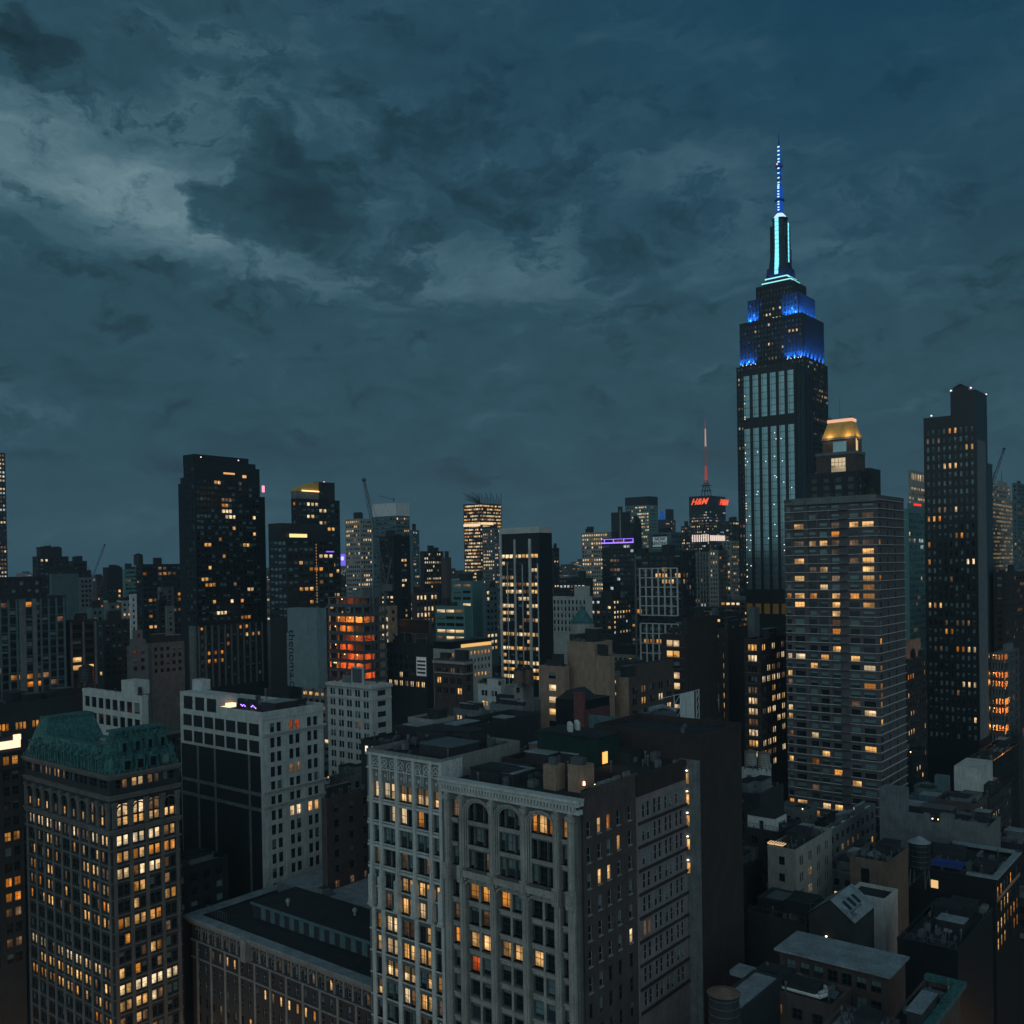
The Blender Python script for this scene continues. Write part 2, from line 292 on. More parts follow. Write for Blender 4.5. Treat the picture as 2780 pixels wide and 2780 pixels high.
# ------------------------------------------------------------------ buildings
FOOT = []
GZ = -28.0      # street level; heights elsewhere are counted from z = 0
class Bd:
    def __init__(s, name, label, D, xl, xc, xr, yt, LL=None, LR=None, yb=None, cat='building', group=None, det=None):
        s.D = D; top = P(xc, yt, D); s.org = Vector((top.x, top.y, 0)); s.H = top.z; s.xc = xc
        s.LL = LL if LL else s.solve(top, V, xl); s.LR = LR if LR else s.solve(top, U, xr)
        s.root = empty(name, s.org, AU, label, cat, group); s.wins = []; s.label = label
        s.zlo = max(GZ+4, P(xc, yb, D).z) if yb else (3 if D > 260 else GZ+4)
        s.det = det if det is not None else (2 if D < 175 else 1 if D < 270 else 0)
        a = s.org.dot(U); b = s.org.dot(V); FOOT.append((a, a+s.LR, b, b+s.LL, label, s.H))
    def solve(s, p, d, x):
        lo, hi = 0.0, 400.0; f = lambda k: proj(p+d*k)[0]-x; flo = f(0)
        for _ in range(50):
            mid = (lo+hi)/2
            if (f(mid) > 0) == (flo > 0): lo = mid
            else: hi = mid
        return lo
    def z(s, y): return P(s.xc, y, s.D).z
    def loc(s, p): q = p-s.org; return Vector((q.dot(U), q.dot(V), p.z))
    def on(s, face, x, y, off=0.0):     # where a ray meets the left (x=off) or right (y=off) wall: (run, height)
        r = ray(x, y); d = r.dot(U if face == 'L' else V); c = (CAM-s.org).dot(U if face == 'L' else V)
        k = (off-c)/d; q = s.loc(CAM+r*k); return (q.y if face == 'L' else q.x, q.z)
    def box(s, x0, x1, y0, y1, z0, z1, wall, L=None, R=None, name='wall', roof='roof', par=.9, parm=None, back=True):
        if z0 == 0: z0 = GZ
        mb = MB()
        for st, face in ((L, 'L'), (R, 'R')):
            if face == 'L': o = Vector((x0, y1, 0)); d = Vector((0, -1, 0)); Wd = y1-y0; n = Vector((-1, 0, 0))
            else: o = Vector((x0, y0, 0)); d = Vector((1, 0, 0)); Wd = x1-x0; n = Vector((0, -1, 0))
            s.face(mb, o, d, n, Wd, z0, z1, st, face)
        mb.quad((x1, y0, z0), (x1, y1, z0), (x1, y1, z1), (x1, y0, z1)); mb.quad((x1, y1, z0), (x0, y1, z0), (x0, y1, z1), (x1, y1, z1))
        if par:
            w = .35; zt = z1+par
            mb.box(x0-.06, x1+.06, y0-.06, y0+w, z1, zt); mb.box(x0-.06, x1+.06, y1-w, y1+.06, z1, zt)
            mb.box(x0-.06, x0+w, y0+w, y1-w, z1, zt); mb.box(x1-w, x1+.06, y0+w, y1-w, z1, zt)
            mr = MB(); mr.box(x0+w, x1-w, y0+w, y1-w, z1-.3, z1+.05); mr.build('roof', [roof], s.root)
        else: mb.quad((x0, y0, z1), (x1, y0, z1), (x1, y1, z1), (x0, y1, z1), 0)
        return mb.build(name, [wall, (L or R or {}).get('pm', wall)], s.root)
    def face(s, mb, o, d, n, Wd, z0, z1, st, face):
        Z = Vector((0, 0, 1))
        pt = lambda a, z, dep=0.0: tuple(o+d*a-n*dep+Z*z)
        if not st:
            mb.quad(pt(0, z0), pt(Wd, z0), pt(Wd, z1), pt(0, z1)); return
        mg = st.get('mg', .8); top = st.get('top', 1.2); fh = st['fh']; k = st.get('k', 1); dep = st.get('dep', .25)
        if 'cols' in st: cols = st['cols']; bays = st.get('bays', [])
        else:
            nb = max(1, round((Wd-2*mg)/st['sp'])); sp = (Wd-2*mg)/nb; cols = []; bays = [mg+sp*i for i in range(nb+1)]
            ww = st['ww']*sp; gap = st.get('gap', .25)
            for i in range(nb):
                c = mg+sp*(i+.5); w1 = (ww-(k-1)*gap)/k
                for j in range(k): a = c-ww/2+j*(w1+gap); cols.append((a, a+w1))
        if 'rows' in st: rows = st['rows']
        else:
            rows = []; zz = z1-top; wh = st['wh']*fh; lo = max(z0+.6, s.zlo if st.get('lim', True) else z0)
            while zz-wh > lo: rows.append((zz-wh, zz)); zz -= fh
        pat = st.get('pat'); pal = PALS[st.get('pal', 'warm')]; lit = st.get('lit', .15); rp = st.get('rowp', 0)
        prev = 0.0
        for a, b in cols:
            if a > prev: mb.quad(pt(prev, z0), pt(a, z0), pt(a, z1), pt(prev, z1))
            prev = b
        mb.quad(pt(prev, z0), pt(Wd, z0), pt(Wd, z1), pt(prev, z1))
        for a, b in cols:
            zt = z1
            for r0, r1 in rows:
                mb.quad(pt(a, r1), pt(b, r1), pt(b, zt), pt(a, zt)); zt = r0
            mb.quad(pt(a, z0), pt(b, z0), pt(b, zt), pt(a, zt))
        for ri, (r0, r1) in enumerate(rows):
            rl = random.random() < rp; run = 0; kind = '.'; isl = random.random() < .5
            for ci, (a, b) in enumerate(cols):
                c = None
                if pat and ri < len(pat) and pat[ri]: c = pat[ri][ci] if ci < len(pat[ri]) else '.'
                if c is None:
                    if run <= 0:
                        run = random.choice((1, 1, 2, 3)) if k == 1 else k
                        p = .88 if rl else lit
                        kind = random.choice(pal) if random.random() < p else ('b' if random.random() < st.get('bl', .12) else '.')
                    run -= 1; c = kind
                if D_reveal(s.D):
                    mb.quad(pt(a, r0), pt(a, r0, dep), pt(a, r1, dep), pt(a, r1)); mb.quad(pt(b, r0, dep), pt(b, r0), pt(b, r1), pt(b, r1, dep))
                    mb.quad(pt(a, r0), pt(b, r0), pt(b, r0, dep), pt(a, r0, dep)); mb.quad(pt(a, r1, dep), pt(b, r1, dep), pt(b, r1), pt(a, r1))
                s.wins.append((o+d*((a+b)/2)+Z*r0, face, b-a, r1-r0, c, dep, st.get('fr', 'frame')))
        pw = st.get('pw', 0)
        if pw:
            pd = st.get('pd', .3)
            for a in bays:
                a = min(max(a, pw/2+.01), Wd-pw/2-.01)
                c0 = o+d*(a-pw/2)+n*pd; c1 = o+d*(a+pw/2)-n*.05
                mb.box(min(c0.x, c1.x), max(c0.x, c1.x), min(c0.y, c1.y), max(c0.y, c1.y), max(z0, rows[-1][0]-fh if rows else z0), z1+st.get('pt', 0), 1)
        bh = st.get('bh', 0)
        if bh:
            bd = st.get('bd', .2)
            for r0, r1 in rows:
                zz = r0-st.get('bo', .25); c0 = o+n*bd+d*.02; c1 = o+d*(Wd-.02)-n*.04
                mb.box(min(c0.x, c1.x), max(c0.x, c1.x), min(c0.y, c1.y), max(c0.y, c1.y), zz-bh, zz, 1)
    def done(s):
        W_ = s.wins
        if not W_: return s
        W_.sort(key=lambda w: (-(w[2]*w[3] > .1), w[4] in '.b', -w[0].z))
        lim = 100 if s.D < 620 else 0
        if len(W_) <= 30: lim = 30
        for w in W_[:lim]:
            me, fm = winmesh(w[2], w[3], w[4], s.det, w[5], w[6])
            ob = bpy.data.objects.new('window', me); COL.objects.link(ob); ob.parent = s.root; ob.location = w[0]
            ob.rotation_euler = (0, 0, -math.pi/2 if w[1] == 'L' else 0)
            if fm:
                fo = bpy.data.objects.new('window_frame', fm); COL.objects.link(fo); fo.parent = ob
        rest = W_[lim:]
        if rest:
            mb = MB(); ks = list(GL); 
            for p, face, w, h, c, dep, fr in rest:
                d = Vector((0, -1, 0)) if face == 'L' else Vector((1, 0, 0)); n = Vector((-1, 0, 0)) if face == 'L' else Vector((0, -1, 0))
                a = p-d*w/2-n*dep; b = p+d*w/2-n*dep; Zv = Vector((0, 0, h))
                mb.quad(tuple(a), tuple(b), tuple(b+Zv), tuple(a+Zv), ks.index(c))
                if s.det:
                    for e in ((a+b)/2,):
                        q0 = e+n*.03-d*.03; q1 = e-n*.0+d*.03
                        zz = h*.5
                        g0 = a+n*.04; g1 = b
                        mb.box(min(g0.x, g1.x), max(g0.x, g1.x), min(g0.y, g1.y), max(g0.y, g1.y), p.z+zz-.03, p.z+zz+.03, len(ks))
            mb.build('window', [GL[k] for k in ks]+['frame'], s.root, stuff=True)
        return s
    def part(s, name, mats, f):
        mb = MB(); f(mb); return mb.build(name, mats if isinstance(mats, list) else [mats], s.root)
    def bulk(s, seed=0, n=2, wall='char', hmax=4, zr=None, rng=None):
        rr = random.Random(seed); zr = s.H if zr is None else zr
        x0, x1, y0, y1 = rng or (.6, s.LR-.6, .6, s.LL-.6)
        for i in range(n):
            w = min(rr.uniform(3, 8), (x1-x0)*.5); l = min(rr.uniform(3, 9), (y1-y0)*.5); x = rr.uniform(x0, x1-w); y = rr.uniform(y0, y1-l); h = rr.uniform(1.8, hmax)
            s.part('bulkhead', [wall, rr.choice(('roof', 'roof', 'steel', 'lroof'))], lambda mb: (mb.box(x, x+w, y, y+l, zr, zr+h), mb.box(x-.12, x+w+.12, y-.12, y+l+.12, zr+h, zr+h+.18, 1)))
        for i in range(12+n*4 if s.D < 260 else 4+n*2 if s.D < 420 else 0):
            x = rr.uniform(x0, x1-.5); y = rr.uniform(y0, y1-.5); k = rr.uniform(.3, 1.2); hh = rr.uniform(.5, 1.6)
            if rr.random() < .35: s.part('vent_pipe', 'steel', lambda mb: mb.lathe((x, y, zr), [(.13, 0), (.13, hh*1.3), (.26, hh*1.35), (.2, hh*1.6)], 8))
            else: s.part('air_unit', ['steel', 'conc'], lambda mb: (mb.box(x, x+k*1.6, y, y+k, zr, zr+hh, rr.choice((0, 1))), mb.box(x+.1, x+k*1.5, y+.1, y+k-.08, zr+hh, zr+hh+.12)))
        return s
def D_reveal(D): return D < 620
def ST(sp, fh, ww, wh, lit=.15, **k): return dict(sp=sp, fh=fh, ww=ww, wh=wh, lit=lit, **k)

# ================================================================== ground
g = MB(); g.box(-3500, 3500, -300, 9000, GZ-1, GZ); structure(g.build('ground', ['asphalt']))
def strip(name, d, n0, w, a0, a1, z, m):
    mb = MB(); e = V if d == U else U
    p = [d*a0+e*n0, d*a1+e*n0, d*a1+e*(n0+w), d*a0+e*(n0+w)]; mb.poly([(q.x, q.y, z) for q in p]); return structure(mb.build(name, [m]))
strip('road', U, -38, 14, -100, 1600, GZ+.004, 'asphalt'); strip('pavement', U, -24, 4, -100, 1600, GZ+.12, 'walk'); strip('pavement', U, -42, 4, -100, 1600, GZ+.12, 'walk')
def uvpt(u, v, z=0.0): p = U*u+V*v; return Vector((p.x, p.y, z))
def by_uv(name, label, u, v, z, LL, LR, yb=None, **k):
    p = uvpt(u, v, z); x, y = proj(p)
    return Bd(name, label, p.y, None, x, None, y, LL=LL, LR=LR, yb=yb, **k)
def cell(W_, fr): return [(a*W_, b*W_) for a, b in fr]

# ================================================================== centre: gothic loft and arcaded loft
# --- pale gothic tower slice (five bays, windows 1-2-2-2-1)
A = Bd('loft_building', 'pale gothic office building with lacy stone panels along its top, left of the arcaded one', 160.9, 996, 1199, None, 2075, LR=21, yb=2800)
LA = A.LL
fx = lambda zx, zy=1400: LA - A.on('L', 960+zx*.3106, 1780+zy*.3106)[0]
cols = []
for c in (210, 292, 350, 435, 495, 583, 643, 733): a = fx(c); cols.append((a-.78, a+.78))
zr = A.on('L', 960+435*.3106, 1780+1140*.3106)[1]
rows = [(zr-2.75-3.92*i, zr-3.92*i) for i in range(0, 19)]
patA = ['WWWHHHHH', '..WW.O..', 'bbbbbbbb', 'd..d..d.', '...YYYYY', '.ddYYWWW', 'YWWdddd.'.replace('dddd', 'dd.Y'), 'YWWYYYY.', '.HHHH.HO', 'HbbWdYYd', '.....d.W', '...Y.W..', 'd..dY...']
piers = [fx(c) for c in (168, 250, 390, 540, 685, 775)]
z0A = rows[3][0]-.9
zsA = rows[3][0]-1.6
A.box(0, 21, 0, LA, 0, zsA, 'dim', L=ST(3, 3.92, .5, .6, cols=cols, rows=rows[4:], pat=patA[4:], fr='frame', dep=.45, lit=.2, lim=False), par=0)  # wall darker than its trim: recess shade put into the stone colour
A.box(0, 21, 0, LA, zsA, A.H-.2, 'midst', L=ST(3, 3.92, .5, .6, cols=cols, rows=rows[:4], pat=patA[:4], fr='frame', dep=.45), par=1.0)  # mid tone behind the pale tracery, relief shade carried by colour
def goth(mb):
    for a in piers:
        y = LA-a
        mb.box(-.45, .1, y-.36, y+.36, z0A-1.2, A.H+.3); mb.box(-.95, .1, y-.5, y+.5, z0A-6.2, z0A-1.2); mb.box(-.75, .1, y-.28, y+.28, z0A-1.2, z0A+1.8, 0, .12)
        mb.box(-.3, .1, y-.42, y+.42, A.z(2900), z0A-6.2)
        mb.box(-1.1, .1, y-.62, y+.62, z0A-6.6, z0A-6.2)
    for i, (r0, r1) in enumerate(rows):
        mb.box(-.16, .02, .05, LA-.05, r0-.42, r0-.16)
        if i < 4: mb.box(-.28, .02, .05, LA-.05, r0-1.05, r0-.62)
    mb.box(-.5, .1, .0, LA, A.H-.15, A.H+.25); mb.box(-.32, .1, .05, LA-.05, A.H-2.6, A.H-2.35)
    zc = A.H-1.3
    for i in range(5):
        a0, a1 = piers[i], piers[i+1]; n = 1 if i in (0, 4) else 2
        for k in range(n):
            c = LA-(a0+(a1-a0)*(k+.5)/n); r = .72
            for j in range(12):      # tracery roundel
                w0, w1 = j*math.pi/6, (j+1)*math.pi/6
                mb.bar((-.2, c+r*math.cos(w0), zc+r*math.sin(w0)), (-.2, c+r*math.cos(w1), zc+r*math.sin(w1)), .11, 0, 4)
            for j in range(4):
                w0 = j*math.pi/2+.78; mb.bar((-.16, c, zc), (-.16, c+r*math.cos(w0), zc+r*math.sin(w0)), .07, 0, 4)
            hw = (a1-a0)/n/2-.25; zb = zr+.6; zs = zr+2.1     # blind pointed arch over each window
            pts = [(-.2, c-hw, zb), (-.2, c-hw, zs), (-.2, c-hw*.55, zs+1.0), (-.2, c, zs+1.5), (-.2, c+hw*.55, zs+1.0), (-.2, c+hw, zs), (-.2, c+hw, zb)]
            for p, q_ in zip(pts, pts[1:]): mb.bar(p, q_, .13, 0, 4)
            mb.box(-.12, 0, c-.2, c+.2, zr+1.0, zr+1.5)
A.part('gothic_trim', 'pale', goth)
A.part('side_cap', 'pale', lambda mb: mb.box(0, 5, -.12, 0, A.H-3.2, A.H+.4))
A.bulk(5, 4, 'char', 3); A.done()

# --- arcaded loft with heavy cornice, brick flank
B = Bd('loft_building', 'grey stone loft building with tall window arches, bracketed cornice and brown brick flank', 143, 1199, 1568, 1727, 2182, yb=2800)
LB = B.LL; zB = B.z(2190)
fb = lambda zx, zy=1500: LB - B.on('L', 960+zx*.3106, 2180+zy*.3106)[0]
zz = lambda zx, zy: B.on('L', 960+zx*.3106, 2180+zy*.3106)[1]
lowz = zz(1070, 715); lrows = [(lowz-2.6-3.93*i, lowz-3.93*i) for i in range(0, 14)]
narrow = [(fb(885), fb(942)), (fb(1842), fb(1905))]
wide2 = [((fb(1022), fb(1108)), (fb(1128), fb(1214))), ((fb(1292), fb(1382)), (fb(1402), fb(1488))), ((fb(1570), fb(1664)), (fb(1684), fb(1772)))]
cols2 = [narrow[0]]+[c for p in wide2 for c in p]+[narrow[1]]
patL = ['.OOO....', 'dbd.....', 'OYYYYY..', '.r......', '....bbbb'.replace('bbbb', '.bb.'), '.b...d.b', '........', '..bb....', '........']
zmid = lowz+1.6
B.box(0, B.LR, 0, LB, 0, zmid, 'dim', L=ST(3, 3.93, .5, .6, cols=cols2, rows=lrows, pat=patL, dep=.6, lit=.15), par=0, roof='roof')  # dim wall behind paler pilasters: shade of the recesses put into colour
# upper: three-light windows under round arches
urz = [zmid+1.0+3.93*i for i in range(3)]
wide3 = []
for (a, b), (c, d_) in wide2:
    w = d_-a; wide3 += [(a+.05, a+w*.27), (a+w*.30, a+w*.70), (a+w*.73, d_-.05)]
cols3 = [narrow[0]]+wide3+[narrow[1]]
patU = ['d........YY', '....bbb.d..'.replace('....', '.....'), 'db.dbb.bd..']
patU = ['d......OYOY', '....bbb....', 'b..dbbbb...']
B.box(0, B.LR, 0, LB, zmid, zB, 'dim', L=ST(3, 3.93, .5, .6, cols=cols3, rows=[(z, z+2.85) for z in urz[::-1]], pat=patU, dep=.6), par=0)  # same dim tone, shade between the arches painted into the wall
def arches(mb):
    ztop = urz[2]+2.85
    for k, ((a, b), (c, d_)) in enumerate(wide2):
        y1, y0 = LB-a+.25, LB-d_-.25; cy = (y0+y1)/2; r = (y1-y0)/2; zs = ztop-r*.62
        for rr, x in ((r+.0, -.30), (r+.32, -.42), (r-.3, -.12)):       # three stepped rings
            pts = [(x, cy-rr, zmid+1)]+[(x, cy+rr*math.cos(w), zs+rr*.82*math.sin(w)) for w in [math.pi-math.pi*j/14 for j in range(15)]]+[(x, cy+rr, zmid+1)]
            for p, q_ in zip(pts, pts[1:]): mb.bar(p, q_, .14, 0, 4)
        for sg in (-1, 1):      # spandrels closing the square corners of the opening
            n = 7; arc = [(cy+sg*(r-.1)*math.cos(math.pi/2*j/n), zs+(r-.1)*.82*math.sin(math.pi/2*j/n)) for j in range(n+1)]
            mb.poly([(-.05, cy+sg*r, ztop+.35)]+[(-.05, y, z) for y, z in arc]+[(-.05, cy, ztop+.35)])
        # segmental arches of the lower windows
        zt = lrows[0][1]
        pts = [(-.3, cy+(r+.15)*math.cos(w), zt-.2+1.1*math.sin(w)) for w in [math.pi-math.pi*j/10 for j in range(11)]]
        for p, q_ in zip(pts, pts[1:]): mb.bar(p, q_, .2, 0, 4)
        mb.box(-.05, .02, cy-r, cy+r, zt+.02, zt+.75)
        mb.box(-1.15, 0, cy-r-.1, cy+r+.1, zmid-.35, zmid+.1); mb.box(-1.15, -1.0, cy-r-.1, cy+r+.1, zmid+.1, zmid+.75)   # balcony
        for j in range(3): mb.box(-.9, 0, cy-r+j*r*.9+.2, cy-r+j*r*.9+.5, zmid-.9, zmid-.35)
        yb_ = LB-(b+c)/2; mb.box(-.1, .1, yb_-.22, yb_+.22, 20, zt)
    pr = [fb(850), fb(975), fb(1240), fb(1520), fb(1802), fb(1935)-.2]
    for i, a in enumerate(pr):
        y = LB-a; w = .55 if 0 < i < 5 else .62; y = max(w, min(LB-w, y))
        mb.box(-.45, 0, y-w, y+w, 15, zmid-1.4); mb.box(-.62, -.45, y-w*.5, y+w*.5, 15, zmid-1.6)
        mb.box(-.95, 0, y-w*1.1, y+w*1.1, zmid-1.5, zmid+1.2); mb.box(-1.2, 0, y-w*.7, y+w*.7, zmid-.6, zmid+.9)
        mb.box(-.45, 0, y-w*.8, y+w*.8, zmid+1.2, zB-.2); mb.bar((-.5, y, zmid+1.2), (-.5, y, zB-2.0), .28, 0, 8)
        mb.box(-.8, 0, y-w*1.05, y+w*1.05, zB-2.4, zB-1.6)
    for z0_, z1_ in [(r[0]-1.15, r[0]-.2) for r in lrows]+[(z-.95, z-.15) for z in urz[1:]]:
        for (a, b), (c, d_) in wide2+[(narrow[0], narrow[0]), (narrow[1], narrow[1])]:
            mb.box(-.12, 0, LB-d_+.08, LB-a-.08, z0_+.15, z1_-.25); mb.box(-.28, 0, LB-d_-.05, LB-a+.05, z1_-.2, z1_)
B.part('arcade_trim', 'stone', arches)
def cornice(mb):
    mb.box(-.5, B.LR*0+.6, -.5, LB, zB-1.2, zB-.5); mb.box(-1.0, .6, -.7, LB, zB+.1, zB+.75); mb.box(-1.35, .6, -.8, LB, zB+.75, zB+1.15)
    for i in range(int(LB/.62)):
        y = .1+i*.62; mb.box(-.95, -.3, y, y+.34, zB-.5, zB+.1)
B.part('cornice', 'pale', cornice)
RB = dict(k=1)
fr_ = lambda px, py: B.on('R', px, py)
# brick flank laid just in front of the structural wall
bk = []
for i, f in enumerate((.10, .27, .43, .60, .80)): bk.append((f*B.LR, f*B.LR+1.05))
zt = B.z(2155)
b_rows = [(zt-6.9-3.93*i, zt-4.6-3.93*i) for i in range(12)]
mbf = MB(); B.face(mbf, Vector((.7, -.35, 0)), Vector((1, 0, 0)), Vector((0, -1, 0)), B.LR-.7, 0, zt, ST(3, 3.93, .4, .6, cols=[(a-.6, b-.6) for a, b in bk], rows=b_rows, dep=.22, fr='lframe',
      pat=['.YO..', '..bY.', '.YY..', '.b...', '.....', '...bW', '.....', '.b...', '..b..', '.....', '.d...', '.....']), 'R')
mbf.box(.7, B.LR, -.35, 0, zt, zt+.3); mbf.quad((.7, 0, zB), (.7, -.35, zB), (.7, -.35, zt), (.7, 0, zt)); mbf.box(.7, B.LR, -.34, -.05, zB, zt)
mbf.build('brick_flank', ['brown'], B.root)
B.part('roof', 'roof', lambda mb: mb.box(.3, B.LR, .3, LB-.1, zB, zB+.2))
def rt_(mb):
    for i in range(5): mb.box(.8+i*2.9, 2.6+i*2.9, -.38, -.0, zt+.3, zt+.3+.18*i)
B.part('coping', 'conc', rt_)
B.part('bulkhead', ['tan', 'steel'], lambda mb: (mb.box(5.5, 8, 8, 10.5, zB, zB+4.2), mb.box(5.8, 6.6, 8.4, 9.6, zB+4.2, zB+5.4, 1)))
B.part('bulkhead', ['tan', 'steel'], lambda mb: (mb.box(6.5, 9.5, 3.4, 6.4, zB, zB+4.5), mb.box(6.8, 7.2, 3.8, 6.0, zB+4.5, zB+5.6, 1), mb.box(7.6, 8, 3.8, 6.0, zB+4.5, zB+5.6, 1)))
B.part('roof_deck', 'lroof', lambda mb: mb.box(9.8, 13.5, .8, 3.2, zB+.2, zB+1.4))
for bx_ in ((10.2, 12.4, 1.2, 1.5, zB+1.45, zB+1.55), (6.2, 6.4, 3.0, 3.3, zB+1.6, zB+2.2), (11.2, 11.6, 4.6, 5.0, zB+.4, zB+.6)): B.part('roof_lamp', emit('lamp_warm', (1, .5, .22), 6), lambda mb: mb.box(*bx_, 0, .03))
B.bulk(3, 4, 'char', 2, zr=zB+.2, rng=(2, 13, 12, 26)); B.done()

# --- pale floors with dark bands behind it
zC = B.H+1.3
C3 = Bd('apartment_building', 'mauve and pale apartment flank with dark floor bands behind the brick flank', B.loc(uvpt(0, 0)).y*0+154.8, None, 1730, 1862, 2121, LL=28, yb=2800, det=1)
C3.box(0, C3.LR, 0, 28, 0, C3.H-2.6, 'mauve2', R=ST(3.3, 3.85, .72, .66, .10, k=2, gap=.4, bh=.45, bd=.25, bo=.35, pm='brick', top=1.2, pal='amber', bl=.2, fr='lframe'), par=0)
C3.box(0, C3.LR, 0, 28, C3.H-2.6, C3.H, 'brick', par=.8, name='attic')
C3.part('green_penthouse', ['bottle', 'roof'], lambda mb: (mb.box(5, 12, 11, 24, C3.H, C3.H+5), mb.box(4.8, 12.2, 10.8, 24.2, C3.H+5, C3.H+5.3, 1)))
C3.part('lit_doorway', emit('lamp_amber', (1, .42, .1), 1.6, False), lambda mb: mb.box(6.5, 8, 10.88, 10.99, C3.H+.4, C3.H+2.4))
for i in range(4): C3.part('roof_fan', 'pale', lambda mb: mb.lathe((7+i*1.1, 18+(i % 2), C3.H+5.3), [(.5, 0), (.5, 1.3), (.35, 1.5), (.2, 1.6)], 10))
C3.bulk(9, 4, 'char', 2.5); C3.done()
# --- tall blank brick slab with pale return and stair lights
D4 = Bd('brick_tower', 'tall blank dark brick slab with a column of stair lights on its pale left edge', 165.8, None, 1902, 2012, 2012, LL=22, yb=2800)
D4.box(0, D4.LR, 0, 22, 0, D4.H, 'brick', par=1.0)
D4.part('pale_strip', 'conc', lambda mb: mb.box(-.12, 0, .2, 4.2, 10, D4.H-3.4))
lm = emit('stair_light', (1, .85, .62), 3.5)
for y in (2092, 2148, 2206, 2270, 2334):
    a, z = D4.on('L', 1872, y)
    D4.part('stair_lamp', lm, lambda mb: mb.lathe((-.35, 2.6, z), [(.08, -.1), (.22, 0), (.08, .12)], 8))
    D4.part('lit_door', GL['Y'], lambda mb: mb.quad((-.14, 2.9, z-2.3), (-.14, 2.3, z-2.3), (-.14, 2.3, z-.5), (-.14, 2.9, z-.5)))
D4.part('vent_pipe', 'steel', lambda mb: (mb.bar((1, 4, D4.H), (1, 4, D4.H+1.8), .35, 0, 8), mb.bar((1, 4, D4.H+1.8), (2, 4, D4.H+2.1), .35, 0, 8)))
D4.done()

# ================================================================== left: mansard office building
X = Bd('mansard_building', 'ornate office building with green copper mansard roof and rows of lit windows, lower left', 205, 67, 298, 486, 2108, yb=2800, det=1)
zx = X.H
fh = 3.58
xr_rows = []
y0z = X.on('R', 1060*.3106, 2180+375*.3106)[1]
rr = [(y0z+4.3, y0z+6.4)] + [(y0z-fh*i-.0, y0z-fh*i+2.15) for i in range(0, 23)]
top2 = [(zx-3.0, zx-1.2)]
rowsR = top2 + [(zx-9.3, zx-6.4)] + rr
patXR = ['.dYWdd..', 'WWWWdd..', 'YYYYYYYY', 'WWWWWWdY', 'OYOYOOOO', 'WWdWWWd.', '..OY..d.', '..Y...YO', 'OYYYYO..', '.O....d.', '...dYO..', 'Y.O..d..', 'WYWWWWWW', 'YYYyWd..'.replace('y', 'Y'), 'd.Yd....', '....d...', 'OOOdOO..', '........']
nR, nL = 4, 9
def prs(Wd, n, pr=True):
    sp_ = (Wd-1.6)/n; out = []
    for i in range(n):
        c = .8+sp_*(i+.5); g_ = sp_*.36
        out += [(c-g_-.0, c-.14), (c+.14, c+g_)]
    return out
patXL = ['.d.ddddYd.........', None, 'YOYOYYOYYYdOYYYdYY', 'WWWWWWdWddWdddWWWY', '..Y.YYd...O.Y..YO.', '.Y.dY.O.....YYYYdO', 'dO..YY..d...dOYdWd', 'ddO.Yd..Y...YY.dOY', 'O..YYY.d.O..YYdYYd', '..................', '..................', 'WWWW.dWWWWWWWWWWdd', '..YYYYYYYYYYYYd.dd'.replace('dd', 'Yd'), 'OOOOdOYYYYO.Y.dYdd', '..............OOdO', '..................', '..................']
patXL[1] = '.....d...d....d.d.'
X.box(0, X.LR, 0, X.LL, 0, zx, 'char', L=ST(3, fh, .5, .6, cols=prs(X.LL, nL), rows=rowsR, pat=patXL, dep=.35, fr='lframe', lit=.3, pal='amber'), R=ST(3, fh, .5, .6, cols=prs(X.LR, nR), rows=rowsR, pat=patXR, dep=.35, fr='lframe', lit=.2, pal='amber'), par=0)
def xtrim(mb):
    for face, n, Wd in (('L', nL, X.LL), ('R', nR, X.LR)):
        sp_ = (Wd-1.6)/n
        for i in range(n+1):
            c = .8+sp_*i; c = max(.55, min(Wd-.55, c)); hw = .5
            def bx(a0, a1, d0, d1, z0_, z1_):
                if face == 'L': mb.box(-d1, -d0, Wd-a1, Wd-a0, z0_, z1_)
                else: mb.box(a0, a1, -d1, -d0, z0_, z1_)
            bx(c-hw, c+hw, 0, .45, y0z+4.0, zx-6.2)         # giant pilasters
            bx(c-hw*.8, c+hw*.8, 0, .16, GZ, y0z+3.0)
            bx(c-hw*1.3, c+hw*1.3, 0, .6, zx-6.6, zx-5.8)
            if i < n:
                m_ = .8+sp_*(i+.5); r = sp_*.42; z_ = zx-8.0
                for j in range(8):
                    w0, w1 = math.pi*j/8, math.pi*(j+1)/8
                    p0 = (m_+r*math.cos(w0), z_+r*.9*math.sin(w0)); p1 = (m_+r*math.cos(w1), z_+r*.9*math.sin(w1))
                    f3 = (lambda q: (-.3, Wd-q[0], q[1])) if face == 'L' else (lambda q: (q[0], -.3, q[1]))
                    mb.bar(f3(p0), f3(p1), .2, 0, 4)
    for z0_, z1_, d_ in ((zx-.9, zx-.3, .5), (zx-.3, zx+.3, .9), (zx-5.3, zx-4.6, .55), (zx-4.6, zx-4.3, .8), (y0z+2.7, y0z+3.5, .55), (y0z-.9, y0z-.4, .4), (y0z+3.5, y0z+3.8, .8)):
        mb.box(-d_, 0, -d_, X.LL, z0_, z1_); mb.box(0, X.LR, -d_, 0, z0_, z1_)
    for i in range(23): z_ = y0z-fh*i-.75; mb.box(-.1, 0, 0, X.LL, z_, z_+.35); mb.box(0, X.LR, -.1, 0, z_, z_+.35)
X.part('stone_trim', 'dim', xtrim)
mh = 8.6
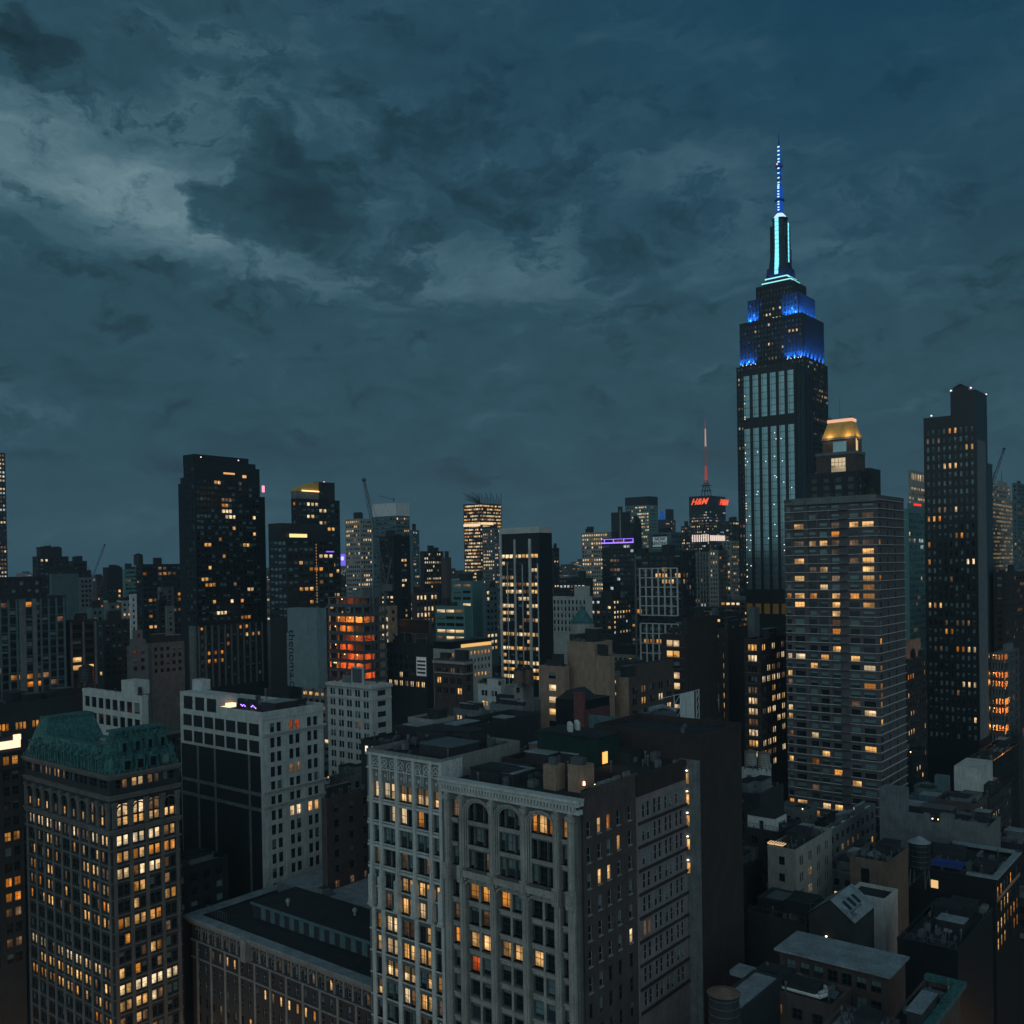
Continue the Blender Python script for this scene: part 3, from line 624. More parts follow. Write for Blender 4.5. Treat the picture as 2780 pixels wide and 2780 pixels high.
def mans(mb):
    t1 = 2.6; zt_ = zx+mh; lr, ll = X.LR, X.LL
    # right range full height, left range lower, inner slope at the far end
    def wedge(pts_out, pts_in, h0, h1):
        pass
    # right (street) range
    mb.box(0, lr, 0, 7.5, zx+.3, zt_, 0, t1, t1*1.1)
    mb.box(t1*.9, lr-t1*.9, 2.0, 5.5, zt_, zt_+.5, 0)
    # left range, lower
    mb.box(0, 4.2, 7.0, ll-7, zx+.3, zx+5.6, 0, 1.3, .2)
    # far range
    mb.box(0, lr, ll-9, ll, zx+.3, zt_+.2, 0, t1, 2.6); mb.box(t1, lr-t1, ll-6.6, ll-2.4, zt_+.2, zt_+.8)
    mb.box(lr-3, lr, 7, ll-8, zx+.3, zx+3.5, 0, .6, 0)
    rr_ = random.Random(4)
    for i in range(150):      # cast copper ornament scattered over both street slopes
        h = rr_.choice((.5, 1.4, 3.3, 3.7, 4.2, 6.9, 7.4)); k = rr_.uniform(.15, .42)
        if i % 2: a = rr_.uniform(.8, lr-.8); y = h*.33-.15; mb.box(a-k, a+k, y-.25, y+.5, zx+.3+h, zx+.3+h+rr_.uniform(.3, 1.1), 0, .08)
        elif h < 4.5: a = rr_.uniform(1, ll-1); y = h*.24-.15; mb.box(y-.25, y+.5, a-k, a+k, zx+.3+h, zx+.3+h+rr_.uniform(.3, 1.1), 0, .08)
    for i in range(30): a = 1+(ll-2)*i/29; mb.lathe((-.5, a, zx+.3), [(.2, 0), (.28, .5), (.1, .9)], 6)
    for i in range(13): a = .6+(lr-1.2)*i/12; mb.lathe((a, -.5, zx+.3), [(.2, 0), (.28, .5), (.1, .9)], 6)
    for i in range(4):        # ribs, dormers and their scrolls on the right slope
        c = 2.2+(lr-4.4)*(i+.5)/4
        for lev, (h, wd) in enumerate(((.6, 1.5), (4.3, 1.0))):
            yo = -.35+lev*1.15
            mb.box(c-wd/2-.25, c+wd/2+.25, yo-.35, yo+1.8, zx+h, zx+h+.3); mb.box(c-wd/2-.25, c-wd/2+.1, yo-.35, yo+1.8, zx+h, zx+h+2.2)
            mb.box(c+wd/2-.1, c+wd/2+.25, yo-.35, yo+1.8, zx+h, zx+h+2.2); mb.box(c-wd/2-.35, c+wd/2+.35, yo-.45, yo+1.9, zx+h+2.2, zx+h+2.6)
            mb.bar((c, yo-.1, zx+h+2.6), (c, yo+1.6, zx+h+2.6), .6-.15*lev, 0, 8)
    for i in range(11):
        c = 3+(ll-6)*(i+.5)/11; yo = -.15
        mb.box(yo-.35, yo+1.6, c-.75, c-.4, zx+.5, zx+3.2); mb.box(yo-.35, yo+1.6, c+.4, c+.75, zx+.5, zx+3.2); mb.box(yo-.45, yo+1.7, c-.9, c+.9, zx+3.2, zx+3.6)
        mb.bar((yo-.1, c, zx+3.6), (yo+1.5, c, zx+3.6), .55, 0, 8)
    for i in range(9):
        w_ = .4+i*.1; c = .9+(lr-1.8)*i/8; mb.bar((c, .15, zx+.4), (.9+(lr-1.8)*i/8*.8+1.5*(1-i/4.0)*0+.5, 2.6, zt_), .16, 0, 4)
    for i in range(9):
        c = 1.5+(lr-3)*i/8; mb.bar((c, .3+.9, zt_), (c+.0, .9, zt_+1.3), .12, 0, 5)
    for c in (1.0, lr-1.0): mb.lathe((c, 1.0, zx+.3), [(.9, 0), (.7, 1.6), (.8, 1.8), (.3, 3.2), (.1, 4)], 8)
X.part('mansard_roof', 'copper', mans)
for i in range(4):
    for l in (0, 1): X.part('dormer_window', GL['.'], lambda mb: mb.box(2.2+(X.LR-4.4)*(i+.5)/4-.6+.2*l, 2.2+(X.LR-4.4)*(i+.5)/4+.6-.2*l, .15+l*1.15-1.0, l*1.15-.2, zx+.9+3.7*l, zx+2.8+3.7*l))
X.part('roof', 'roof', lambda mb: mb.box(1.5, X.LR-2, 5, X.LL-7, zx+.3, zx+1.0))
X.part('bulkhead', ['conc', 'lroof'], lambda mb: (mb.box(3.2, 5.2, 7.6, 9.4, zx+1, zx+6.4), mb.box(3.0, 5.4, 7.4, 9.6, zx+6.4, zx+6.8, 1), mb.box(8, 12, 16, 21, zx+1, zx+4.0)))
X.done()

# ================================================================== the low roof with arcaded cornice
Lb = by_uv('low_office_building', 'low brick building with long pale roof cornice and small arched windows, bottom centre left', 126.5, 137.2, 19.6, 62.6, 66, det=1)
zl = Lb.H
sp_ = 60/22
lc = []
for i in range(22):
    c = 1.3+sp_*(i+.5); lc += [(c-.5, c+.5)]
pl = ['......d....dd..d.Y...d', '..ddYY..b..........b.b', '.........YdYYOYO......', '....................', '...d...Y......W...']
Lb.box(0, 66, 0, 62.6, 0, zl, 'char', L=ST(2, 3.8, .5, .6, cols=lc, rows=[(zl-4.4-3.9*i, zl-2.2-3.9*i) for i in range(10)], pat=pl, dep=.35, fr='lframe', lit=.12, lim=False), par=.3, roof='roof')
def ltrim(mb):
    for z0_, z1_, d_ in ((zl-.2, zl+.4, 1.5), (zl-.6, zl-.2, 1.1), (zl-1.0, zl-.6, .8), (zl-1.3, zl-1.0, .5), (zl-5.2, zl-4.9, .3), (zl-9.2, zl-8.9, .3)):
        mb.box(-d_, 0, -.1, 62.6+d_, z0_, z1_)
        mb.box(0, 60, 62.6, 62.6+d_, z0_, z1_)
    for i in range(22):
        c = 62.6-(1.3+sp_*(i+.5))
        for j in range(8):
            w0, w1 = math.pi*j/8, math.pi*(j+1)/8
            mb.bar((-.2, c+.72*math.cos(w0), zl-2.5+.8*math.sin(w0)), (-.2, c+.72*math.cos(w1), zl-2.5+.8*math.sin(w1)), .14, 0, 4)
        mb.box(-.25, 0, c-sp_/2-.25, c-sp_/2+.25, zl-4.6, zl-1.3)
        mb.poly([(-.03, c-.5, zl-2.15), (-.03, c-.5, zl-2.65), (-.03, c-.3, zl-2.3), (-.03, c, zl-2.2)])
        mb.poly([(-.03, c+.5, zl-2.15), (-.03, c, zl-2.2), (-.03, c+.3, zl-2.3), (-.03, c+.5, zl-2.65)])
    for k in range(12): mb.box(-.22, 0, .2+k*5.45, .8+k*5.45, GZ, zl-5.2)
    mb.box(-1.9, 0, 39.5, 41.2, zl-4.5, zl+.5)
Lb.part('cornice', 'midst', ltrim)
Lb.part('edge_coping', 'lroof', lambda mb: (mb.box(-1.5, 1.2, -.1, 64, zl+.4, zl+.65), mb.box(1.2, 60, 60.8, 64, zl+.4, zl+.65)))
Lb.part('penthouse', ['char', 'roof', 'teal'], lambda mb: (mb.box(8, 20, 0, 50, zl+.3, zl+3.6, 0), mb.box(7.6, 20.6, -.3, 50.4, zl+3.6, zl+4.0, 1), [mb.box(7.85, 7.98, 1+i*3.4, 2.6+i*3.4, zl+.5, zl+3.3, 2) for i in range(14)] and None, mb.box(7.4, 7.6, 0, 50.2, zl+3.5, zl+4.1, 2)))
Lb.part('rear_wing', ['conc', 'lroof'], lambda mb: (mb.box(22.5, 58, 18, 60, zl+.3, zl+2.6), mb.box(22.9, 57.6, 18.4, 59.6, zl+2.6, zl+2.7, 1), mb.box(40, 58, 4, 18, zl-6, zl+1, 0)))
Lb.part('air_unit', 'white', lambda mb: (mb.box(30, 36, 46, 49, zl+3.2, zl+6.0), mb.box(36.1, 39, 46.4, 48.6, zl+3.0, zl+5.4)))
Lb.part('stair_head', ['conc', 'blk'], lambda mb: (mb.box(44, 50, 44, 49, zl+2.6, zl+9), mb.box(44.4, 49.6, 44.4, 48.6, zl+8.7, zl+9.05, 1), mb.box(44.5, 49.5, 43.9, 43.99, zl+3, zl+8, 1)))
def gab(mb):
    mb.poly([(20.8, 41, zl+.3), (27.8, 41, zl+.3), (23, 41, zl+5.0), (21, 41, zl+5.0)]); mb.poly([(20.8, 43, zl+.3), (27.8, 43, zl+.3), (23, 43, zl+5.0), (21, 43, zl+5.0)])
    mb.quad((27.8, 41, zl+.3), (27.8, 43, zl+.3), (23, 43, zl+5), (23, 41, zl+5), 1); mb.quad((21, 41, zl+5), (23, 41, zl+5), (23, 43, zl+5), (21, 43, zl+5), 1); mb.quad((20.8, 41, zl+.3), (20.8, 43, zl+.3), (21, 43, zl+5), (21, 41, zl+5))
Lb.part('stair_hood', ['conc', 'blk'], gab)
for i, (a, b) in enumerate(((11, 41), (16, 24), (17.5, 18), (12, 9))):
    Lb.part('roof_vent', 'lroof', lambda mb: mb.lathe((a, b, zl+4), [(.3, 0), (.3, .8), (.55, .9), (.5, 1.4), (.2, 1.7)], 10))
def rl(mb):
    for i in range(10): mb.bar((2.2+.1*i, 52+i, zl+.4), (2.2+.1*i, 52+i, zl+2.4), .07, 0, 4)
    mb.bar((2.2, 52, zl+2.3), (3.1, 61, zl+2.3), .06, 0, 4)
Lb.part('railing', 'steel', rl); Lb.done()

# ================================================================== white loft with dark party wall
Wb = Bd('loft_building', 'white stone loft building with paired windows and a dark party wall, four windows lit', 247, 489, 711, 877, 1948, yb=2440, det=1)
wz = Wb.H; wR = Wb.LR
sp3 = (wR-2.0)/3; cw = []
for i in range(3):
    c = 1.2+sp3*(i+.5); cw += [(c-1.75, c-.25), (c+.35, c+1.85)]
pw_ = ['..rr..', '......', '......', '..dd..', '......', '......', '..WWYY']
Wb.box(0, wR, 0, Wb.LL, 0, wz, 'pale', R=ST(3, 3.78, .5, .6, cols=cw, rows=[(wz-4.5-3.78*i, wz-1.9-3.78*i) for i in range(15)], pat=pw_+['......']*9, dep=.4, lit=.0), par=1.3)
pg = [(0, .28, 'pale'),]
def party(mb):
    LLw = Wb.LL
    mb.box(-.06, 0, .9, LLw-.3, GZ, wz-10.2, 0)
    for zt_ in (wz-6.3, wz-1.9):
        n = 7
        for i in range(n): a0 = 1.4+(LLw-2)*i/n; mb.box(-.07, 0, a0, a0+(LLw-2)/n-1.0, zt_-3.1, zt_, 0)
Wb.part('dark_infill', 'dark', party)
Wb.part('pale_piers', 'conc', lambda mb: [mb.box(-.22, -.06, y, y+.8, 10, wz-10.2) for y in (5.2, 20.5, 28.5)]+[mb.box(-.2, -.06, .9, Wb.LL-.3, z, z+.9) for z in (wz-20.5, wz-24.5)])
def wtrim(mb):
    for z0_, d_ in ((wz-5.0, .5), (wz-19.9, .35), (wz-23.7, .35)):
        mb.box(-.1, wR+.3, -d_, 0, z0_, z0_+.5); mb.box(-.1, wR+.6, -d_-.35, 0, z0_+.5, z0_+.75)
    mb.box(-.1, wR, -.15, 0, wz-.8, wz-.5)
    for i in range(4): c = 1.2+sp3*i; c = min(max(.6, c), wR-.6); mb.box(c-.45, c+.45, -.14, 0, 20, wz-5.0)
Wb.part('stone_trim', 'pale', wtrim)
Wb.part('raised_wing', 'pale', lambda mb: (mb.box(0, 6, 19, Wb.LL, wz+1.3, wz+4.2), mb.box(4, 7, 33, Wb.LL, wz+4.2, wz+7.2)))
for i in range(3): Wb.part('wing_window', 'dark', lambda mb: mb.box(-.08, .02, 20+i*5.6, 24.2+i*5.6, wz-.4, wz+3.2))
Wb.bulk(8, 3, 'char', 4)
for i in range(9):
    Wb.part('party_light', emit('purple_lamp', (.18, .1, 1), 14) if i % 3 else emit('pink_lamp', (.9, .25, .7), 6), lambda mb: mb.lathe((2.5+.4*(i % 4), 6+i*1.15, wz+1.6+.2*(i % 3)), [(.05, -.12), (.14, 0), (.05, .12)], 6))
Wb.part('roof_lounge_light', emit('lounge', (1, .66, .4), 1.6), lambda mb: mb.box(2.2, 4.4, 17.2, 22, wz+.9, wz+2.0)); Wb.done()
W2 = Bd('loft_building', 'low pale concrete frame loft with big square window openings behind the copper mansard', 300, 224, 385, 402, 1900, yb=2010)
W2.box(0, W2.LR, 0, W2.LL, 0, W2.H, 'pale', L=ST(4.3, 5.2, .74, .66, 0, bl=.0, top=1.2), par=1.2)
W2.part('raised_wing', 'pale', lambda mb: mb.box(0, 5, 4, 12, W2.H+1.2, W2.H+5.5)); W2.bulk(4, 3, 'roof', 5); W2.done()

# ================================================================== far left building with lit cornice
Yb = by_uv('office_building', 'dark office building with a bright floodlit cornice at the left edge', 70, 237, 60.5, 22, 35.2, yb=2800, det=1)
yz = Yb.H
ncol = 7; spY = 35.2/ncol; cy_ = []
for i in range(ncol): c = spY*(i+.5); cy_ += [(c-1.75, c-.25), (c+.3, c+1.8)]
patY = ['..........dd..', '..............', '..............', None, None]
Yb.box(0, 35.2, 0, 22, 0, yz, 'char', R=ST(5, 3.6, .6, .6, .35, cols=cy_, rows=[(yz-5.6-3.62*i, yz-3.5-3.62*i) for i in range(14)], dep=.35, pat=['............OO', '..............', '..............', '..............', '..............', '............OO', '..............', '..............', '............OO', '............OO', '............dd', '..............', '............dd', '..............']), par=1.2, parm=None)
Yb.part('pilasters', 'char', lambda mb: [mb.box(spY*i-.5 if i else 0, spY*i+.5 if i < ncol else 35.2, -.3, 0, 10, yz-2.6) for i in range(ncol+1)]+[mb.box(0, 35.6, -.7, 0, z, z+.5) for z in (yz-2.6, yz-21.0, yz-6.4)])
Yb.part('lit_cornice', emit('cornice_glow', (1, .70, .46), 1.5, False), lambda mb: (mb.box(0, 34.8, -.5, -.05, yz-1.6, yz+.2), mb.box(33.3, 34.9, -.6, 0, yz+.2, yz+1.5)))  # cornice glows itself, the light falling on it put into the material
Yb.bulk(2, 3, 'conc', 4); Yb.done()
Z1 = Bd('loft_building', 'long brick loft with two rows of orange windows behind the lit cornice', 300, None, -120, 215, 1935, LL=18, yb=2030)
Z1.box(0, Z1.LR, 0, 18, 0, Z1.H, 'char', R=ST(5.6, 3.8, .62, .6, .7, k=3, gap=.3, pal='amber', top=5.6), par=1); Z1.bulk(7, 5, 'dark', 4); Z1.done()

# ================================================================== brown apartment tower
T = Bd('apartment_tower', 'tall brown brick apartment tower with thin white slab edges and scattered lit rooms', 320, 2129, 2381, 2453, 1352, yb=2300, det=1)
tz = T.H; fhT = 3.02
zt_ = lambda zx, z0=0: T.LL - T.on('L', 2080+zx*.3623, 1700)[0]
tc_ = [(zt_(a), zt_(b)) for a, b in ((160, 192), (218, 290), (330, 382), (408, 466), (497, 557), (632, 700), (728, 815))]
tp = []
PT = ['.bbb.bb'.replace('.', '.'), '..b.bbd', '.Y.bdYY', '..bbO.b', '.dYYdddb'[:7], '.bbbd.Y', '.Y.bbdY', '..dYb.Y', '.Y..dbY', '...Wb.O', 'OYO.YOO', '.Y..Y.Y', '...bY.b', '.b.bd.b', '.b..O.b', '...bb..', '....Ybb']
rng = random.Random(3)
for i in range(40):
    if i < len(PT): tp.append(PT[i])
    else: tp.append(''.join(rng.choice('YYOdWb') if rng.random() < .26 else rng.choice('.b.bb') for _ in range(7)))
trows = [(tz-3.4-fhT*i, tz-1.5-fhT*i) for i in range(38)]
T.box(0, T.LR, 0, T.LL, 0, tz, 'mauve', L=ST(3, fhT, .5, .6, cols=tc_, rows=trows, pat=tp, dep=.2), R=ST(3, fhT, .5, .6, cols=[(1.4, 3.6), (T.LR*.34, T.LR*.34+1.4), (T.LR*.62, T.LR*.62+1.4)], rows=trows, pat=[('b' if rng.random() < .5 else '.')+'..' if rng.random() > .16 else rng.choice('YOO')+'..' for _ in range(38)], dep=.2), par=1.2)
def slabs(mb):
    for i in range(39):
        z = tz-.35-fhT*i
        a = T.LL-zt_(205); b = T.LL-zt_(600)
        mb.box(-.28, 0, 0.0, b, z-.10, z+.08); mb.box(-.7, 0, b, a, z-.10, z+.08); mb.box(-.25, 0, a, T.LL, z-.10, z+.08)
        mb.box(0, T.LR, -.5, 0, z-.10, z+.08)
T.part('slab_edges', 'pale', slabs)
T.part('brick_bay', 'mauve', lambda mb: [mb.box(-.45, 0, T.LL-b, T.LL-a, T.z(2320), tz) for a, b in ((zt_(290)+.2, zt_(330)-.2), (zt_(470)+.1, zt_(494)-.1), (zt_(385)+.1, zt_(404)-.1))])
a, b = zt_(560), zt_(625)
for i in range(38): T.part('balcony', 'steel', lambda mb: (mb.box(-.95, -.9, T.LL-b, T.LL-a, tz-3.4-fhT*i, tz-2.6-fhT*i), mb.box(-.95, 0, T.LL-b, T.LL-a, tz-3.5-fhT*i, tz-3.4-fhT*i)))
T.part('parapet_band', 'conc', lambda mb: (mb.box(-.75, 0, .1, T.LL-3, tz-1.0, tz+1.3), [mb.box(-.9, -.75, y, y+.7, tz-1.0, tz+1.4) for y in (6, 15.5, 24)] and None))
T.part('roof_bush', 'plant', lambda mb: [mb.box(6+rng.uniform(0, 5), 6+rng.uniform(5, 6), 3+rng.uniform(0, 2), 5+rng.uniform(0, 1), tz+1, tz+2+rng.uniform(0, 2.2)) for _ in range(8)])
T.done()

# gold roofed tower behind it
Gd = Bd('apartment_tower', 'stepped tower with floodlit gold mansard roof and one big lit window', 505, 2190, 2330, 2383, 1282)
gz = Gd.H
Gd.box(0, Gd.LR, 0, Gd.LL, 0, gz, 'dark', L=ST(6, 4, .5, .6, 0, top=2, pw=.5, pm='char', bl=0), R=ST(6, 4, .5, .6, 0, top=2, bl=0, pw=.5, pm='char'), par=1)
cy0 = Gd.LL*.08
def lv(px0, px1): a = Gd.on('L', px0, 1250)[0]; b = Gd.on('L', px1, 1250)[0]; return b, a
y1_, y0_ = lv(2213, 2322)[1], lv(2213, 2322)[0]
ya = max(.5, min(y0_, y1_)); yb_ = max(y0_, y1_)
z1g = Gd.z(1226); z2g = Gd.z(1180); z3g = Gd.z(1137)
Gd.box(1.5, 15, ya, yb_, gz+1, z1g, 'brown', par=.6, name='upper_storey'); Gd.box(3, 13, ya+1, yb_-3, z1g, z2g, 'brown', par=0, name='upper_storey')
Gd.part('gold_mansard', 'gold', lambda mb: mb.box(2.8, 13.2, ya+.8, yb_-2.8, z2g, z3g, 0, 2.2, 2.6))
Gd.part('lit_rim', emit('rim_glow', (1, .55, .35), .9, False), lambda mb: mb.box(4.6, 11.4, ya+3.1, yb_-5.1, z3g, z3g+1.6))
Gd.part('stone_bands', 'conc', lambda mb: (mb.box(1.2, 15.3, ya-.3, yb_+.3, z1g-.6, z1g+.9), mb.box(2.6, 13.4, ya+.6, yb_-2.6, z2g-1.2, z2g)))
a0, a1 = lv(2254, 2293)
Gd.part('big_lit_window', GL['W'], lambda mb: mb.quad((1.4, a1, Gd.z(1281)), (1.4, a0, Gd.z(1281)), (1.4, a0, Gd.z(1238)), (1.4, a1, Gd.z(1238))))
Gd.part('window_bars', 'blk', lambda mb: [mb.box(1.3, 1.4, a0+(a1-a0)*k/4-.08, a0+(a1-a0)*k/4+.08, Gd.z(1262), Gd.z(1238)) for k in range(5)]+[mb.box(1.3, 1.4, a0, a1, Gd.z(1250)-.1, Gd.z(1250)+.1)])
Gd.part('big_dark_window', 'glass', lambda mb: mb.quad((2.9, a1-.5, Gd.z(1222)), (2.9, a0, Gd.z(1222)), (2.9, a0, Gd.z(1192)), (2.9, a1-.5, Gd.z(1192))))
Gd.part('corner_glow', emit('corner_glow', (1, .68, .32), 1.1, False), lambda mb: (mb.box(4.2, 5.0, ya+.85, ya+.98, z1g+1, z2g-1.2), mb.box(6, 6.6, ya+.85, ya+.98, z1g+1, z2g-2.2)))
gl = bpy.data.lights.new('roof_floodlight', 'POINT'); gl.energy = 650; gl.color = (1, .62, .25); gl.shadow_soft_size = .6
for x, y in ((1.0, ya+4.5), (1.0, yb_-7), (7.5, ya-1.5)):
    o = bpy.data.objects.new('roof_floodlight', gl); COL.objects.link(o); o.parent = Gd.root; o.location = (x, y, z2g+.8)
Gd.part('antenna', 'steel', lambda mb: (mb.bar((8, (ya+yb_)/2, z3g+1.6), (8, (ya+yb_)/2, z3g+13), .12, 0, 4), mb.box(5.2, 6.4, yb_-7, yb_-6, z3g+1.6, z3g+3), mb.box(9, 9.8, ya+5, ya+6, z3g+1.6, z3g+3.4)))
Gd.part('side_stub', ['dark'], lambda mb: mb.box(Gd.LR*.45, Gd.LR, -1.5, 6, gz-20, Gd.z(1276)+2)); Gd.done()

# ================================================================== the great stepped skyscraper with blue crown
E = Bd('skyscraper', 'great stepped skyscraper with blue floodlit crown, cyan mast and long antenna', 757, 1999, 2185, 2247, 970, cat='skyscraper')
ez = E.H; eL, eR = E.LL, E.LR
E.box(0, eR, 0, eL, 0, ez, 'dark', L=ST(2.6, 4.0, .5, .55, .12, pal='pale', bl=.02, pw=.9, pd=.5, pm='dark', lim=False), R=ST(2.6, 4.0, .5, .5, .16, rowp=.22, pal='pale', bl=.02, lim=False), par=0)
def tier(i0, i1, j0, j1, z0, z1, lit, nm='tier'):
    E.box(i0, eR-i1, j0, eL-j1, z0, z1, 'char', L=ST(2.9, 3.9, .5, .55, lit, pal='Wcc' and 'office', bl=0, pw=.9, pd=.6, pm='char', lim=False, top=3), R=ST(2.4, 3.9, .5, .5, lit*.6, pal='office', bl=0, pw=.6, pd=.5, pm='char', lim=False, top=3), par=.8, name=nm)
zt1 = E.z(848); zt2 = E.z(783); zt3 = E.z(745)
tier(2.2, 2.2, 2.2, 2.2, ez, zt1, .13)
zl1 = zt1-4
tier(7, 7, 7.5, 7.5, zt1, zt2, .03)
E.box(4.8, 20, eL*.34, eL*.66, ez, zt2-6, 'char', L=ST(3, 3.9, .5, .55, .35, rowp=.25, pal='office', lim=False, top=3, pw=.8, pd=.5), par=.5, name='central_bay')
tier(11, 11, 13, 13, zt2, zt3, 0)
E.box(15, eR-15, 17, eL-17, zt3, zt3+5, 'char', par=0, name='tier')
blu = (.02, .16, 1.0); cy1 = emit('cyan_glow', (.22, .80, .95), 1.4, False); cyl = emit('cyan_line', (.35, .95, 1.0), 1.2, False); bl1 = emit('blue_glow', (.02, .14, .85), .35, False)
E.part('light_line', cyl, lambda mb: (mb.box(14.6, eR-14.6, 16.6, eL-16.6, zt3+3.2, zt3+4.0), mb.box(eR/2-9.6, eR/2+9.6, eL/2-9.6, eL/2+9.6, zt3+6.4, zt3+7.2)))
mcx, mcy = eR/2, eL/2
zm0 = zt3+5; zm1 = E.on('L', 2118, 593, 0)[1]; pm_ = P(2118, 593, 790).z; zm1 = pm_
pz = lambda y: P(2117, y, 790).z
def mast(mb):
    mb.box(mcx-9, mcx+9, mcy-9, mcy+9, zm0-1, pz(728), 0, .7); mb.box(mcx-7.2, mcx+7.2, mcy-7.2, mcy+7.2, pz(728), pz(700), 0, .9); mb.box(mcx-6, mcx+6, mcy-6, mcy+6, pz(700), pz(680), 0, .5)
    mb.box(mcx-5.2, mcx+5.2, mcy-5.2, mcy+5.2, pz(690), pz(610), 0, .2); mb.box(mcx-4.6, mcx+4.6, mcy-4.6, mcy+4.6, pz(610), pz(593), 0, .3)
    for sx, sy in ((-1, 0), (1, 0), (0, -1), (0, 1)):
        mb.box(mcx+sx*5.4-1.5, mcx+sx*5.4+1.5, mcy+sy*5.4-1.5, mcy+sy*5.4+1.5, zm0, pz(640), 0, .35)
    for sx, sy in ((-1, -1), (1, -1), (-1, 1), (1, 1)): mb.box(mcx+sx*5.6-.7, mcx+sx*5.6+.7, mcy+sy*5.6-.7, mcy+sy*5.6+.7, zm0, pz(612), 0, .15)
    mb.lathe((mcx, mcy, pz(593)), [(6.4, 0), (6.4, .8), (5.2, 1.2)], 16)
    mb.box(mcx+2.0, mcx+2.4, mcy-8.6, mcy-8.2, zm0, pz(678)); mb.box(mcx+2.0, mcx+2.4, mcy-8.6, mcy-6, pz(678)-.5, pz(678))
E.part('mast', 'dark', mast)
E.part('mast_window', cy1, lambda mb: [mb.box(mcx-9.2+1.9*min(1, i/6), mcx-6.6, mcy-1.5+1.55*k, mcy-.1+1.55*k, pz(736-12.0*i), pz(736-12.0*i+10.4)) for i in range(13) for k in (0, 1)])
E.part('mast_window', cy1, lambda mb: [mb.box(mcx-.7, mcx+.7, mcy-7.3, mcy-6.9, pz(702-12.0*i), pz(702-12.0*i+10.4)) for i in range(9)])
E.part('dome', [emit('dome_glow', (.55, .75, 1), 1.3, False), bl1], lambda mb: (mb.lathe((mcx, mcy, pz(591)), [(5.3, .3), (5.0, 1.6), (3.8, 3.2), (2.6, 4.6)], 16, 0), mb.lathe((mcx, mcy, pz(576)), [(2.9, 0), (3.3, .6), (2.6, 1.2)], 12, 1)))
zz_ = pz
def ant(mb):
    for y0, y1, r in ((576, 540, 2.5), (540, 537, 4.2), (537, 500, 2.4), (500, 448, 1.75), (448, 440, 3.0), (440, 392, 1.15)):
        mb.bar((mcx, mcy, zz_(y0)), (mcx, mcy, zz_(y1)), r, 0, 8, r*.9)
    mb.bar((mcx, mcy, zz_(392)), (mcx, mcy, zz_(352)), .9, 0, 6, .08)
E.part('antenna', wallm('antenna_blue', (.02, .09, .35), .3), ant)
E.part('antenna_glow', emit('antenna_lamp', (.5, .92, 1), 1.5, False), lambda mb: [mb.box(mcx-r-.25, mcx-r+.3, mcy-.8, mcy+.8, zz_(y)-.45, zz_(y)+.45) for y, r in [(394, 1.0), (405, 1.0), (416, 1.0), (427, 1.05), (435, 1.1), (453, 1.6), (466, 1.6), (479, 1.6), (492, 1.7), (499, 2.0), (504, 2.2), (508, 2.2), (516, 2.2), (524, 2.3), (531, 2.3), (545, 2.3), (552, 2.3), (560, 2.3), (567, 2.3)]])
E.part('antenna_blue_strip', emit('antenna_strip', (.01, .12, .75), .55, False), lambda mb: [mb.bar((mcx, mcy, zz_(a)), (mcx, mcy, zz_(b)), r, 0, 8) for a, b, r in ((573, 543, 2.62), (533, 502, 2.5), (497, 487, 1.85), (472, 463, 1.85), (436, 396, 1.2))])
E.part('beacon', emit('beacon_red', (1, .3, .3), 2.5, False), lambda mb: mb.box(mcx-3.6, mcx-2.8, mcy, mcy+.8, zz_(443)-.4, zz_(443)+.4))
fl = bpy.data.lights.new('blue_floodlight', 'SPOT'); fl.energy = 46000; fl.color = (.02, .2, 1); fl.spot_size = math.radians(110); fl.spot_blend = .9; fl.shadow_soft_size = .5
def flood(x, y, z, tgt, e=None):
    o = bpy.data.objects.new('blue_floodlight', fl if e is None else e); COL.objects.link(o); o.parent = E.root; o.location = (x, y, z)
    o.rotation_euler = (Vector(tgt)-Vector((x, y, z))).to_track_quat('-Z', 'Y').to_euler()
for yy in (4, 9, 14, eL-4, eL-9, eL-14): flood(.5, yy, ez+1, (3.2, yy, ez+14))
for xx in (3, 10, 18, 26, 34, 42): flood(xx, .5, ez+1, (xx, 3.2, ez+14))
for yy in (9.5, 13, 17, eL-9.5, eL-14): flood(3.8, yy, zt1+1.2, (8, yy, zt1+9))
for xx in (9, 16, 24, 32, 40): flood(xx, 4, zt1+1.2, (xx, 8, zt1+9))
fm_ = bpy.data.lights.new('blue_floodlight', 'SPOT'); fm_.energy = 9000; fm_.color = (.015, .13, 1); fm_.spot_size = math.radians(80); fm_.shadow_soft_size = .4
for d_ in (-4, 4): flood(mcx-10.5, mcy+d_, zm0+.8, (mcx-6, mcy+d_, zm0+9), fm_); flood(mcx+d_, mcy-10.5, zm0+.8, (mcx+d_, mcy-6, zm0+9), fm_)
for y in (4, 6, 9, 12, 15, 42, 46, 50, 53): E.part('facade_lamp', emit('tiny_lamp', (1, .85, .7), 2.0, False), lambda mb: mb.lathe((1.6, y, ez+.8), [(.1, 0), (.4, .35), (.1, .7)], 6))
E.done()

